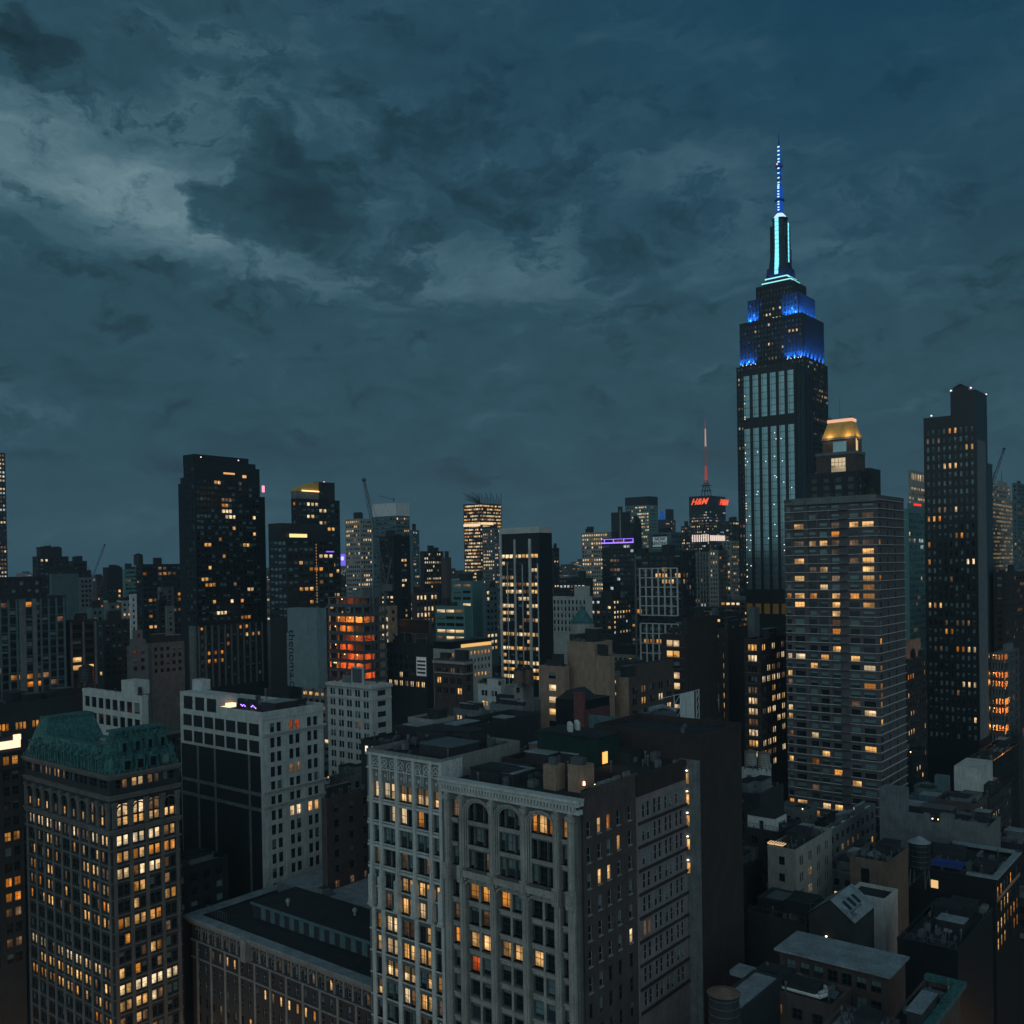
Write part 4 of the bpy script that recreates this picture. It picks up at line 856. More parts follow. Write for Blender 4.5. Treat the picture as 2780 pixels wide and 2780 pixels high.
# slim glass tower in front of it
S = Bd('glass_tower', 'slim dark tower with six tall mirror glass strips in front of the stepped skyscraper', 600, 2016, 2159, 2208, 986, cat='skyscraper')
sz = S.H
S.box(0, S.LR, 0, S.LL, 0, sz, 'blk', par=.4)
SL = [(247, 300), (331, 384), (414, 467), (497, 551), (581, 633), (665, 720)]
cl = []
for a, b in SL: cl.append((S.on('L', 1950+a*.2847, 1100)[0], S.on('L', 1950+b*.2847, 1100)[0]))
zz1, zz2, zz3, zz4 = S.z(1002), S.z(1120), S.z(1150), S.z(1600)
def strips(mb):
    for y1, y0 in cl:
        mb.box(-.12, 0, y0, y1, zz2, zz1); mb.box(-.12, 0, y0, y1, zz4, zz3)
S.part('glass_strips', 'glass', strips)
def smul(mb):
    z = zz1-3
    while z > zz4:
        for y1, y0 in cl: mb.box(-.2, -.12, y0, y1, z, z+.25)
        z -= 4.4
    for y1, y0 in cl: mb.box(-.2, -.12, (y0+y1)/2+.9, (y0+y1)/2+1.05, zz4, zz1)
    for i in range(6): x = 1.5+i*(S.LR-3)/5; mb.box(x, x+.25, -.3, 0, zz4, zz1)
S.part('mullions', 'dark', smul)
S.part('blue_edge_strip', 'teal', lambda mb: [mb.box(x, x+.5, -.25, 0, zz4, zz1) for x in (2.2, 5.2, 8.4, 11.5)])
rg = random.Random(21)
for y, z in [(cl[rg.randrange(6)][1]+rg.uniform(.2, 2.5), zz3-rg.uniform(2, 95)) for _ in range(26)]: S.part('work_light', emit('work_light', (.85, .93, 1), 2.2, False), lambda mb: mb.lathe((-.4, y, z), [(.1, 0), (.3, .25), (.1, .5)], 6))
for z in [sz-8-rg.uniform(0, 130) for _ in range(22)]: S.part('work_light', emit('work_light_warm', (1, .7, .4), 1.8, False), lambda mb: mb.lathe((-.3, S.LL-1.3, z), [(.1, 0), (.32, .3), (.1, .6)], 6))
S.part('lit_base', emit('base_glow', (.55, .38, .10), .07, False), lambda mb: [mb.box(-.6, -.3, y0, y1, S.z(1668), S.z(1640)) for y1, y0 in cl]); S.done()

# dark brick tower on the right
K = Bd('brick_tower', 'tall dark brick apartment tower with pale blank edge and small roof gable, right', 400, 2507, 2650, 2680, 1126, yb=2020)
kz = K.H; kz2 = K.z(1060)
K.box(0, K.LR, 0, K.LL, 0, kz, 'blk', L=ST(2.25, 3.68, .42, .6, .14, pal='warm', bl=.55, mg=.6, top=4.5), par=.8)
K.box(.3, K.LR, .05, K.LL*.48, kz, kz2, 'blk', par=.5, name='upper_block')
K.part('pale_edge', 'conc', lambda mb: mb.box(.6, K.LR*.8, -.12, 0, K.z(2010), kz-10))
K.part('gable', 'blk', lambda mb: (mb.box(2, 5, 4, 9.5, kz2, kz2+2.5), mb.box(2, 5, 4, 9.5, kz2+2.5, kz2+4, 0, .6, 2.4)))
for y, z in ((K.LL*.85, kz+1.6), (K.LL*.47, kz2+1.2), (2, kz2+1.4)): K.part('roof_beacon', emit('beacon_pink', (1, .6, .5), 2.4), lambda mb: mb.lathe((.4, y, z), [(.1, -.3), (.42, 0), (.1, .35)], 8))
K.part('roof_beacon', emit('beacon_pink', (1, .6, .5), 2.4), lambda mb: mb.lathe((K.LR, .3, kz2+.8), [(.1, -.3), (.42, 0), (.1, .35)], 8)); K.done()

# black tower at left
N = Bd('black_tower', 'wide black glass apartment tower with notched top and few lit rooms, left', 540, 497, 527, 706, 1262, yb=1860)
nz = N.H; zA_ = N.z(1232)
N.box(0, N.LR, 0, N.LL, 0, N.z(1700), 'dark', R=ST(4.2, 4.6, .4, .45, .16, top=1, pw=1.1, pm='conc', bl=.05, pd=.2, pal='amber'), par=0, name='podium')
N.box(.2, N.LR-.3, .2, N.LL, N.z(1700), nz, 'blk', R=ST(2.4, 3.25, .84, .6, .055, bl=.04, top=8, bh=.3, bd=.1, pm='dark'), L=ST(3, 3.25, .5, .6, .0, bl=0, bh=.3, bd=.1, pm='dark'), par=.5)
N.part('crown', 'blk', lambda mb: (mb.box(0, N.LR*.82, .1, N.LL, nz, zA_), mb.box(N.LR*.82, N.LR*.93, .1, N.LL, nz, zA_-3)))
N.part('side_wing', ['blk', 'dark'], lambda mb: (mb.box(1, 20, N.LL+.1, N.LL+7, 30, N.z(1308)), mb.box(1, 16, N.LL+.1, N.LL+4.5, N.z(1308), N.z(1292)), [mb.box(.9, 1, N.LL+.2, N.LL+6.9, 40+3.25*i, 40.4+3.25*i, 1) for i in range(28)] and None))
N.part('side_wing', 'blk', lambda mb: mb.box(N.LR, N.LR+3.5, .6, N.LL, 30, N.z(1300)-8))
N.part('pale_pillar', 'conc', lambda mb: (mb.box(2.2, 5.5, 0, .2, 10, N.z(1712)), mb.box(-1.5, -.1, 1, 6, 10, N.z(1700))))
N.part('lit_lounge', emit('lounge_amber', (1, .5, .18), .9, False), lambda mb: (mb.box(N.LR*.43, N.LR*.60, 0, .15, N.z(1281), N.z(1276)), mb.box(N.LR*.72, N.LR*.78, 0, .15, N.z(1288), N.z(1280)))); N.part('pink_sign', emit('pink_sign', (1, .25, .35), 2.0, False), lambda mb: mb.box(N.LR+1.5, N.LR+3.3, .4, .59, N.z(1325), N.z(1306)))
for xf in (.1, .66): N.part('roof_beacon', emit('beacon_pink', (1, .6, .5), 2.4), lambda mb: mb.lathe((N.LR*xf, 0, zA_-1.5), [(.1, -.3), (.45, 0), (.1, .35)], 8))
N.done()

# ================================================================== the rest of the city, one call per building
def S1(**k): return k
def office(lit=.3, sp=3.2, fh=4, rowp=.3, **k): return ST(sp, fh, k.pop('ww', .62), k.pop('wh', .5), lit, rowp=rowp, pal=k.pop('pal', 'office'), **k)
def resid(lit=.15, sp=3.2, fh=3.3, **k): return ST(sp, fh, k.pop('ww', .5), k.pop('wh', .52), lit, pal=k.pop('pal', 'warm'), **k)
ALL = {}
def G(key, name, label, D, xl, xc, xr, yt, yb, wall, L=None, R=None, LL=None, LR=None, par=.9, bulk=2, cat='building', roof='roof', bw='char', **k):
    b = Bd(name, label, D, xl, xc, xr, yt, LL=LL, LR=LR, yb=yb, cat=cat, **k)
    b.box(0, b.LR, 0, b.LL, 0, b.H, wall, L=L, R=R, par=par, roof=roof)
    if bulk: b.bulk(hash_(label), bulk, bw, 3+b.D/200)
    ALL[key] = b; return b
def hash_(s): return sum((i+1)*ord(c) for i, c in enumerate(s)) % 9973
def add(b, name, wall, x0, x1, y0, y1, z0, z1, L=None, R=None, par=.6, roof='roof'): b.box(x0*b.LR, x1*b.LR, y0*b.LL, y1*b.LL, z0, z1, wall, L=L, R=R, name=name, par=par, roof=roof)

# --- left, middle distance
G('A1', 'skyscraper', 'slender dark tower cut by the left edge with white light dots', 1150, None, -14, 14, 1230, 1580, 'dark', R=office(.4, 3, 5, pal='pale'), LL=30, cat='skyscraper')
b = G('A2', 'apartment_building', 'big teal grey balcony block at the left edge with a stepped top', 345, None, -150, 178, 1634, 1900, 'char', R=ST(3.0, 3.05, .78, .62, .10, bh=.22, bd=.4, pm='teal', pal='amber', pw=.7, pd=.35, bl=.1), LL=24)
add(b, 'upper_block', 'char', .1, .80, 0, 1, b.H, b.z(1574), R=resid(.0, 3, 3, bl=.1)); b.part('pale_shaft', 'conc', lambda mb: (mb.box(b.LR*.585, b.LR*.64, -.6, 0, 20, b.H), mb.box(b.LR*.70, b.LR*.735, -.6, 0, 20, b.H)))
b = G('A3', 'office_building', 'dark block with jagged rooftop machinery left of the black tower', 700, 88, 104, 186, 1514, 1640, 'dark', R=resid(.06), L=resid(.05)); add(b, 'roof_machinery', 'char', .1, .8, .1, .8, b.H, b.z(1488)); b.part('roof_machinery', 'dark', lambda mb: [mb.box(2+i*3.1, 4.4+i*3.1, 2, 8, b.z(1488), b.z(1488-2*(i % 3)-3)) for i in range(5)])
G('A4', 'office_building', 'dark slab with one white roof light beside the jagged roofed block', 760, 186, 198, 236, 1526, 1640, 'dark', R=resid(.03), LL=None)
G('A4b', 'office_building', 'blank teal grey wall standing below the jagged roofed block', 600, 134, 140, 213, 1562, 1650, 'teal', R=None, L=None)
G('A5', 'office_building', 'grey block with fine window grid beside a thin crane', 720, 210, 216, 252, 1571, 1660, 'conc', R=office(.03, 2.5, 3.6, 0), L=None)
G('A6', 'office_building', 'dark square block with rows of red lit windows below its blank top', 800, 279, 290, 332, 1543, 1660, 'dark', R=resid(.35, 4, 4.2, pal='amber', top=18), L=resid(.1, top=18))
G('A6b', 'office_building', 'low purple grey block with small lamps on its roof in the left distance', 860, 250, 262, 290, 1580, 1660, 'brown', R=resid(.25), L=None)
G('A7', 'office_building', 'pale green banded office slab left of the black tower', 900, 331, 338, 374, 1548, 1690, 'green', R=office(.12, 3, 3.8, 0, ww=.9, wh=.5, bl=.3), L=None)
G('A8', 'office_building', 'dark office slab with thin light piers next to the black tower', 700, 369, 384, 520, 1535, 1730, 'dark', R=ST(4.1, 3.9, .7, .55, .12, rowp=.1, pal='amber', pw=.5, pd=.5, pm='conc', bl=.02), L=resid(.05))
G('A9', 'office_building', 'narrow white block with tight dark window grid, left distance', 560, 351, 354, 371, 1618, 1720, 'white', R=resid(.12, 3.2, 3.4), L=None, bulk=0)
G('A10', 'apartment_building', 'grey tower block before the light piered slab, left distance', 600, 428, 436, 472, 1598, 1700, 'conc', R=resid(.1), L=resid(.05))
G('A10b', 'apartment_building', 'dark tower block with one bright lamp in the left distance', 560, 424, 431, 454, 1632, 1720, 'dark', R=resid(.05), L=None)
G('A10c', 'apartment_building', 'pale slab with vertical joints near the foot of the black tower', 520, 448, 453, 473, 1650, 1740, 'conc', R=resid(.04), L=None)
b = G('A11', 'loft_building', 'pale stepped loft block with wedding cake setbacks, left of the black tower', 430, 344, 352, 402, 1760, 1830, 'conc', R=resid(.02, 3, 3.6), L=resid(.02)); add(b, 'setback', 'conc', .15, .9, .1, 1, b.H, b.z(1742), R=resid(.02)); add(b, 'setback', 'conc', .3, .75, .2, .9, b.z(1742), b.z(1716), R=resid(.0))
G('A12', 'loft_building', 'brown grey loft block right of the stepped pale one', 440, 396, 410, 500, 1752, 1840, 'dim', R=resid(.04), L=None)
G('A13', 'apartment_building', 'dark block with four white vertical fins in the left middle distance', 390, 178, 186, 262, 1690, 1850, 'dark', R=ST(6.5, 3.3, .72, .6, .14, pw=.9, pd=.5, pm='conc', bl=.03), L=None)
G('A14', 'loft_building', 'blank dark mid rise left of the stepped pale loft block', 470, 262, 280, 352, 1690, 1850, 'dark', R=resid(.03), L=resid(.03))
G('A14b', 'office_building', 'teal grey block with reddish lit window stack in the left distance', 540, 236, 248, 282, 1655, 1800, 'teal', R=resid(.22, pal='amber'), L=None)
G('A14c', 'office_building', 'grey block with a lamp on each corner, between fins and black tower', 620, 282, 296, 330, 1640, 1760, 'conc', R=resid(.15), L=None)

# --- left of centre
b = G('B1', 'apartment_tower', 'dark tower with curved gold lit crown left of the boom crane', 560, 790, 806, 922, 1357, 1700, 'dark', R=resid(.16, 3.2, 3.6, ww=.7, bl=.3), L=resid(.25, 3.2, 3.6)); add(b, 'upper_block', 'conc', .0, .62, .1, 1, b.H, b.z(1335), R=None); add(b, 'tower_block', 'char', .52, .9, .1, 1, b.H, b.z(1306), R=None)
def crown(mb):
    n = 10; x0, x1 = b.LR*.10, b.LR*.52; zb_ = b.z(1334)
    for i in range(n):
        a0 = x0+(x1-x0)*i/n; a1 = x0+(x1-x0)*(i+1)/n; h = lambda q: zb_+(b.z(1304)-zb_)*(.32+.68*math.sin(q*1.35))
        mb.poly([(a0, .6, zb_), (a1, .6, zb_), (a1, .6, h((i+1)/n)), (a0, .6, h(i/n))]); mb.poly([(a0, .6, h(i/n)), (a1, .6, h((i+1)/n)), (a1, 9, h((i+1)/n)), (a0, 9, h(i/n))])
    mb.poly([(x0, .6, zb_), (x0, 9, zb_), (x0, 9, h(0)), (x0, .6, h(0))])
b.part('curved_crown', 'gold', crown); b.part('crown_light', emit('crown_glow', (1, .55, .2), 2.2), lambda mb: mb.box(b.LR*.11, b.LR*.5, -.6, -.2, b.z(1334)+.3, b.z(1334)+1.0))
b.part('roof_beacon', emit('beacon_pink', (1, .6, .5), 2.4), lambda mb: mb.lathe((b.LR*.66, 1, b.z(1303)), [(.1, -.3), (.5, 0), (.1, .4)], 8))
b = G('B2', 'apartment_tower', 'dark glass tower with bright penthouse lights in front of the gold crowned one', 505, 729, 778, 907, 1463, 1690, 'dark', R=resid(.12, 3.4, 3.5, ww=.72, bl=.06), L=resid(.05, 3.2, 3.5, ww=.8, bl=.9)); add(b, 'penthouse', 'dark', 0, .96, .1, 1, b.H, b.z(1447), R=resid(.2)); add(b, 'roof_block', 'char', -.12*0, .92, .3, 1, b.z(1447), b.z(1422))
b.part('lit_penthouse', emit('penthouse_glow', (1, .62, .25), 1.5, False), lambda mb: (mb.box(b.LR*.06, b.LR*.42, -.05, .03, b.z(1460), b.z(1449))))
b.part('facade_light_line', emit('line_glow', (1, .5, .2), .4, False), lambda mb: [mb.box(b.LR*.60, b.LR*.60+.4, -.12, 0, b.z(1640-i*8.4), b.z(1640-i*8.4-4.6)) for i in range(20)])
b.part('purple_light', emit('purple_line', (.25, .1, 1), 1.6, False), lambda mb: mb.box(b.LR*.82, b.LR*.99, -.15, 0, b.z(1499), b.z(1496)))
G('B4', 'office_tower', 'pale office tower with rounded top louvres and many lit windows right of the purple screen', 900, 937, 977, 1010, 1410, 1620, 'stone', L=office(.32, 2.8, 4.2, .15), R=office(.35, 2.6, 4.2, .2), cat='office tower')
b = G('B6', 'office_tower', 'glass tower with pale blank top behind the boom crane', 960, 1011, 1075, 1112, 1402, 1600, 'teal', L=office(.06, 4, 4.2, 0, bl=.7, ww=.8), R=office(.25, 2.6, 4, .1), cat='office tower'); add(b, 'blank_crown', 'white', 0, 1, 0, 1, b.H, b.z(1366)); b.part('roof_crane', 'steel', lambda mb: (mb.bar((5, 8, b.z(1366)), (5, 8, b.z(1366)+6), .5), mb.bar((5, 6, b.z(1366)+4), (2, 26, b.z(1366)+9), .4)))
G('B7', 'office_tower', 'black slab with one lit window column right of the boom crane', 700, 1030, 1068, 1113, 1458, 1690, 'blk', L=office(.04, 4, 3.8, .12), R=ST(4, 3.7, .5, .5, .25, cols=[(8, 10.5), (11, 13)]), cat='office tower')
G('B8', 'office_tower', 'slim blue grey tower with red roof lights right of the black slab', 1100, 1113, 1120, 1138, 1441, 1600, 'teal', R=resid(.3, 2.6, 3.6, pal='pale'), L=None)
G('B9', 'office_building', 'dark broad block with scattered white office lights, centre left skyline', 900, 1140, 1150, 1204, 1499, 1600, 'dark', R=office(.3, 2.8, 3.8, .1), L=None)
G('B9b', 'office_building', 'small dark block with a pinkish end wall on the skyline', 860, 1198, 1212, 1225, 1516, 1620, 'brown', R=None, L=None)
b = G('B10', 'office_tower', 'brightly lit unfinished office tower with rods sticking from its roof', 1300, 1258, 1303, 1361, 1368, 1590, 'dark', L=office(.7, 2.8, 4.6, .6, ww=.9), R=office(.65, 2.8, 4.6, .6, ww=.9), cat='office tower', bulk=0)
b.part('roof_rods', 'dark', lambda mb: [mb.bar((b.LR*i/14, .2 if j == 0 else b.LL*i/14, b.H), (b.LR*i/14 if j == 0 else .2, .2 if j == 0 else b.LL*i/14, b.H+8+(i*7) % 10), .35) for i in range(15) for j in (0, 1)])
b.part('bright_floor', emit('floor_glow', (1, .72, .45), 1.1, False), lambda mb: (mb.box(-.4, -.2, 0, b.LL, b.z(1428), b.z(1421)), mb.box(0, b.LR*.6, -.4, -.2, b.z(1424), b.z(1418))))
G('B11', 'office_tower', 'grey tower in front of the unfinished one, left of the white ribbed slab', 1100, 1309, 1342, 1366, 1436, 1600, 'conc', L=office(.35, 2.8, 3.9, .15), R=office(.4, 2.8, 3.9, .3), cat='office tower')
b = G('B13', 'office_building', 'pale green stepped office building with ribbon windows left of the white ribbed slab', 600, 1225, 1282, 1312, 1581, 1780, 'green', L=office(.16, 7, 4, .25, ww=.8, wh=.42), R=None, roof='lroof')
G('B13b', 'office_building', 'pale office wing with small square lit windows beside the white ribbed slab', 590, 1309, 1318, 1352, 1600, 1780, 'teal', R=office(.35, 3, 3.8, .1), L=None)
G('B13c', 'office_building', 'low terraced pale office wing with long lit ribbon windows', 540, 1182, 1262, 1280, 1650, 1760, 'green', L=office(.25, 8, 3.8, .4, ww=.9, wh=.45), R=None, roof='lroof')
G('B14', 'loft_building', 'brown columned building with bright windows between its columns, centre left', 660, 1117, 1128, 1190, 1613, 1720, 'brown', R=ST(3.6, 4, .55, .7, .5, rowp=.2, pw=.8, pd=.4, pal='office'), L=None)
b = G('B16', 'loft_building', 'dark loft building with two lit window rows under the black billboard', 405, 1048, 1158, 1176, 1756, 1890, 'char', L=ST(3.1, 3.7, .55, .6, .14, rowp=.25, k=2, pal='office', top=4), R=None)
G('B19', 'loft_building', 'tan and dark building with yellow windows right of the orange lit site', 470, 1030, 1058, 1078, 1650, 1760, 'tan', L=resid(.55, 3, 3.6, pal='office'), R=resid(.4, 3, 3.6))
b = G('B20', 'loft_building', 'ornate brown loft with bright windows below the long lit roof building', 380, 1178, 1260, 1284, 1800, 1900, 'brown', L=ST(3.4, 3.9, .6, .6, .25, rowp=.35, k=2, pal='office', pw=.5, pd=.3, top=2.4), R=ST(3.4, 3.9, .6, .6, .35, k=2)); b.part('cornice', 'stone', lambda mb: (mb.box(-1, b.LR, -1, b.LL, b.H-.6, b.H+.4), mb.box(-.4, b.LR, -.4, b.LL, b.H-4.6, b.H-4.2)))
b = G('B21', 'office_building', 'pale building with amber strip of light along its roof edge', 450, 1176, 1222, 1335, 1768, 1870, 'pale', L=None, R=resid(.18, 2.6, 3.5, rowp=.3), roof='lroof'); b.part('lit_strip', emit('strip_amber', (1, .58, .18), .9, False), lambda mb: mb.box(b.LR*.25, b.LR*.98, -.3, -.1, b.H+1.0, b.H+2.6)); b.part('roof_storey', 'blk', lambda mb: mb.box(0, b.LR, 0, b.LL, b.H+.9, b.H+4.4))
b = G('B22', 'office_tower', 'black office slab with white vertical ribs and bright yellow floors, centre', 500, 1356, 1463, 1498, 1446, 1850, 'blk', L=ST(2.9, 3.75, .86, .5, .34, rowp=.5, pal='YYYWd' and 'office', bl=0, top=11), R=None, par=0, bulk=0, cat='office tower')
b.part('white_rib', 'pale', lambda mb: mb.box(-.8, 0, b.LL-1.5, b.LL-.3, 20, b.H+1))
for f, w in ((.60, .7), (.22, 1.3)): b.part('white_rib', 'pale', lambda mb: mb.box(-1, 0, b.LL*f-w/2, b.LL*f+w/2, 20, b.H-3))
for f in (.80, .42, .04): b.part('thin_rib', 'pale', lambda mb: mb.box(-.5, 0, b.LL*f-.18, b.LL*f+.18, 20, b.H-16))
b.part('roof_rim', 'pale', lambda mb: (mb.box(-.5, b.LR, -.5, b.LL, b.H, b.H+3.2)))
G('B23', 'office_tower', 'dark narrow block behind the white ribbed slab', 900, 1496, 1502, 1518, 1490, 1600, 'dark', R=resid(.15), L=None)

# --- centre
G('C2', 'office_building', 'office block with bright ribbon floors left of the purple lit bar', 1000, 1578, 1650, 1668, 1446, 1620, 'stone', L=office(.2, 3, 4.3, .55), R=None)
b = G('C3', 'office_tower', 'dark tall slab with split top left of the white lit tower', 1200, 1659, 1690, 1712, 1392, 1600, 'dark', L=None, R=None, cat='office tower')
b = G('C5', 'office_tower', 'teal glass tower with black cap and bright white floors, centre skyline', 1350, 1697, 1762, 1786, 1372, 1620, 'green', L=office(.45, 3.2, 4.6, .3), R=office(.05, 3.2, 4.6, 0, bl=.5), cat='office tower', bulk=0); add(b, 'black_cap', 'blk', 0, 1, 0, 1, b.H, b.z(1348))
b = G('C6', 'office_building', 'black glass block with a purple neon bar along its roof edge', 800, 1634, 1722, 1742, 1462, 1760, 'blk', L=ST(3.4, 3.9, .85, .6, .07, pal='pale', bl=.04), R=None)
b.part('neon_bar', emit('neon_purple', (.30, .16, 1), 1.9, False), lambda mb: [mb.box(-.9, -.5, .5, b.LL-.5, b.z(1472)-.5, b.z(1472)+.5), mb.box(-.9, -.5, .5, b.LL-.5, b.z(1462)-.2, b.z(1462)+.2)]+[mb.box(-.88, -.48, b.LL*f, b.LL*f+.5, b.z(1472), b.z(1462)) for f in (.02, .3, .62, .9)])
b = G('C7', 'office_building', 'plain black block behind the purple neon bar', 950, 1708, 1722, 1742, 1421, 1600, 'blk')
b = G('C8', 'office_tower', 'pair of dark towers with a deep blue lit cap on the skyline', 1450, 1785, 1806, 1834, 1412, 1560, 'brown', L=resid(.12, pal='pale'), R=resid(.12), cat='office tower', bulk=0); b.part('blue_cap', emit('blue_cap', (.02, .12, .6), .5, False), lambda mb: mb.box(1, b.LR*.3, b.LL*.3, b.LL*.95, b.H, b.z(1388), 0, 1, 6)); add(b, 'cap', 'dark', .4, .9, .1, .5, b.H, b.z(1382))  # glowing cap added in place of blue-lit steam
b = G('C9', 'office_building', 'pale blank topped building carrying the white renting sign', 640, 1759, 1822, 1852, 1448, 1700, 'teal', L=None, R=resid(.1))
b = G('C10', 'apartment_building', 'apartment block with a white grid facade of square bays under the renting sign', 560, 1722, 1851, 1887, 1501, 1800, 'dark', L=ST(4.1, 3.55, .8, .7, .10, pal='warm', bl=.12), R=ST(4.1, 3.55, .6, .7, .05, pw=.5, pd=.3, pm='conc'))
a0 = b.on('L', 1738, 1600)[0]; a1 = b.on('L', 1840, 1600)[0]
def grid(mb):
    n = 7
    for z0, z1 in ((b.z(1672), b.z(1542)), (b.z(1805), b.z(1695))):
        for i in range(n): y = a1+(a0-a1)*i/(n-1); mb.box(-.55, 0, y-.45, y+.45, z0, z1)
        k = max(1, round((z1-z0)/5.4))
        for j in range(k+1): z = z0+(z1-z0)*j/k; mb.box(-.45, 0, a1, a0, z-.3, z+.3)
b.part('white_grid', 'pale', grid)
b.part('white_edge', 'conc', lambda mb: mb.box(-.5, 0, b.LL-1.2, b.LL-.4, 30, b.H))
b = G('C11', 'office_tower', 'skyline tower with red lit letter signs and a tall red and white mast', 1500, 1871, 1925, 1970, 1386, 1640, 'blk', L=office(.45, 3, 4.4, .2, pal='pale'), R=office(.3, 3, 4.4, .2, pal='pale'), cat='office tower', bulk=0)
h0, h1 = b.z(1384), b.z(1345)
add(b, 'sign_crown', 'blk', 0, 1, 0, 1, h0, h1, par=0)
mx, my = b.LR*.38, b.LL*.45
b.part('mast_base', 'steel', lambda mb: [mb.bar((mx+sx*6, my+sy*6, h1), (mx+sx*1.5, my+sy*1.5, h1+26), .8) for sx in (-1, 1) for sy in (-1, 1)]+[mb.box(mx-7, mx+7, my-7, my+7, h1+k, h1+k+.8, 0, 0) for k in (9, 17)])
zt0 = P(1914, 1150, 1520).z
def mastp(z0, z1, r0, r1, c, nm): b.part('mast_section', emit(nm, c, .5, False), lambda mb: mb.bar((mx, my, z0), (mx, my, z1), r0, 0, 6, r1))
hh = zt0-(h1+22)
mastp(h1+22, h1+22+hh*.28, 2.0, 1.6, (.7, .1, .08), 'mast_red'); mastp(h1+22+hh*.28, h1+22+hh*.62, 1.5, 1.2, (.22, .08, .07), 'mast_dim'); mastp(h1+22+hh*.62, h1+22+hh*.92, 1.3, 1.0, (1, .62, .5), 'mast_pink'); mastp(h1+22+hh*.92, zt0+8, .6, .2, (.5, .12, .1), 'mast_tip')
b.part('lit_arcade', emit('arcade_glow', (1, .80, .70), .95, False), lambda mb: [mb.box(-1.2, -.6, b.LL*i/9+.8, b.LL*(i+1)/9-1.2, b.z(1470), b.z(1451)) for i in range(9)]+[mb.box(b.LR*i/9+.8, b.LR*(i+1)/9-1.2, -1.2, -.6, b.z(1468), b.z(1453)) for i in range(9)])
def letters(txt, size, m, parent, loc, rz, name='letters', shear=0.0, bold=0.0, ext=.1, rx=math.pi/2, ry=0):
    cu = bpy.data.curves.new(name, 'FONT'); cu.body = txt; cu.size = size; cu.extrude = ext; cu.shear = shear; cu.offset = bold; cu.align_x = 'CENTER'; cu.align_y = 'CENTER'
    tmp = bpy.data.objects.new('tmp', cu); COL.objects.link(tmp); dg = bpy.context.evaluated_depsgraph_get()
    me = bpy.data.meshes.new_from_object(tmp.evaluated_get(dg)); bpy.data.objects.remove(tmp)
    me.materials.clear(); me.materials.append(WM(m)); o = bpy.data.objects.new(name, me); COL.objects.link(o)
    if parent: o.parent = parent
    o.location = loc; o.rotation_euler = (rx, ry, rz); return o
redl = emit('red_letters', (1, .12, .05), 1.15, False)
aL = b.on('L', 1898, 1360); letters('H&M', 13, redl, b.root, (-1.4, aL[0], b.z(1361)), -math.pi/2, shear=.45, bold=.25, ext=.4)
aR = b.on('R', 1962, 1360); letters('H&M', 13, redl, b.root, (b.LR*.84, -1.4, b.z(1361)), 0, shear=.45, bold=.25, ext=.4)
G('C11b', 'office_building', 'small cluster block with blue and green neon left of the red lettered tower', 1300, 1849, 1860, 1876, 1430, 1600, 'dark', L=office(.4, 3, 4, 0, pal='pale'), R=office(.4, 3, 4, 0, pal='pale'))
G('C12', 'office_building', 'grey office block with vertical window stripes below the red lettered tower', 880, 1882, 1926, 1946, 1500, 1680, 'conc', L=ST(3.2, 3.8, .45, .7, .12, pw=.6, pd=.4, pm='stone', pal='pale'), R=resid(.1))
G('C12b', 'office_building', 'pale slab with light dots and central lit line, left of the glass strips', 840, 1925, 1950, 1975, 1496, 1700, 'stone', L=resid(.45, 2.8, 3.8, pal='office'), R=resid(.1, 2.8, 3.8))
G('C12c', 'office_building', 'pale pillared office block tight against the slim glass tower', 950, 1960, 1985, 2008, 1470, 1700, 'stone', L=ST(3.6, 4, .5, .6, .15, pw=.7, pd=.4), R=resid(.2))
G('C14', 'office_building', 'low dark block with white rooftop lamps right of the red lettered tower', 1250, 1968, 1990, 2010, 1416, 1500, 'dark', L=office(.25, 4, 4.5, .2, pal='pale'), R=office(.2, 4, 4.5, .2, pal='pale'))
b = G('C15', 'loft_building', 'pale classical block with colonnade rows behind the green turret', 560, 1497, 1594, 1608, 1624, 1720, 'pale', L=ST(2.8, 4.0, .5, .6, .05, bl=.02, bh=.5, bd=.4), R=None); add(b, 'raised_block', 'pale', 0, .9, .05, .35, b.H, b.z(1594))
G('C15b', 'office_building', 'dim low block with a violet light row on the centre skyline', 800, 1516, 1590, 1610, 1572, 1640, 'dark', L=office(.3, 4, 4, .2, pal='pale'))
b = G('C17', 'apartment_building', 'tan windowless brick block standing tall below the green turret', 300, 1540, 1614, 1662, 1748, 2010, 'tan', par=.5, bulk=1); b.root['label'] = 'tan windowless brick block standing tall below the green turret'
G('C17b', 'apartment_building', 'lower tan brick wing with two lit windows left of the tan block', 300, 1466, 1532, 1545, 1818, 2010, 'tan', L=ST(6.5, 3.8, .36, .5, .4, pal='office', bl=.3), R=None)
G('C17c', 'apartment_building', 'stepped olive tan brick block right of the tall tan block', 297, 1606, 1655, 1668, 1790, 2010, 'tan')
b = G('C18', 'apartment_building', 'rust brown apartment block with a tan blank end and lit windows, centre', 300, 1672, 1707, 1830, 1848, 2020, 'brown', L=None, R=ST(5, 3.7, .5, .56, .3, k=2, pal='office', top=2.4)); b.part('tan_end_wall', 'tan', lambda mb: mb.box(-.1, 0, 0, b.LL, b.z(2010), b.H+1.0)); add(b, 'upper_storey', 'brown', .25, 1, .1, .9, b.H, b.z(1818), R=None)
G('C19a', 'apartment_building', 'dark brick building with bright double windows left of the blank slab', 336, 1795, 1858, 1866, 1730, 2000, 'brick', L=ST(5.5, 3.75, .66, .58, .5, k=2, pal='office', bl=.3, bh=.12, bd=.2, pm='conc'), R=None)
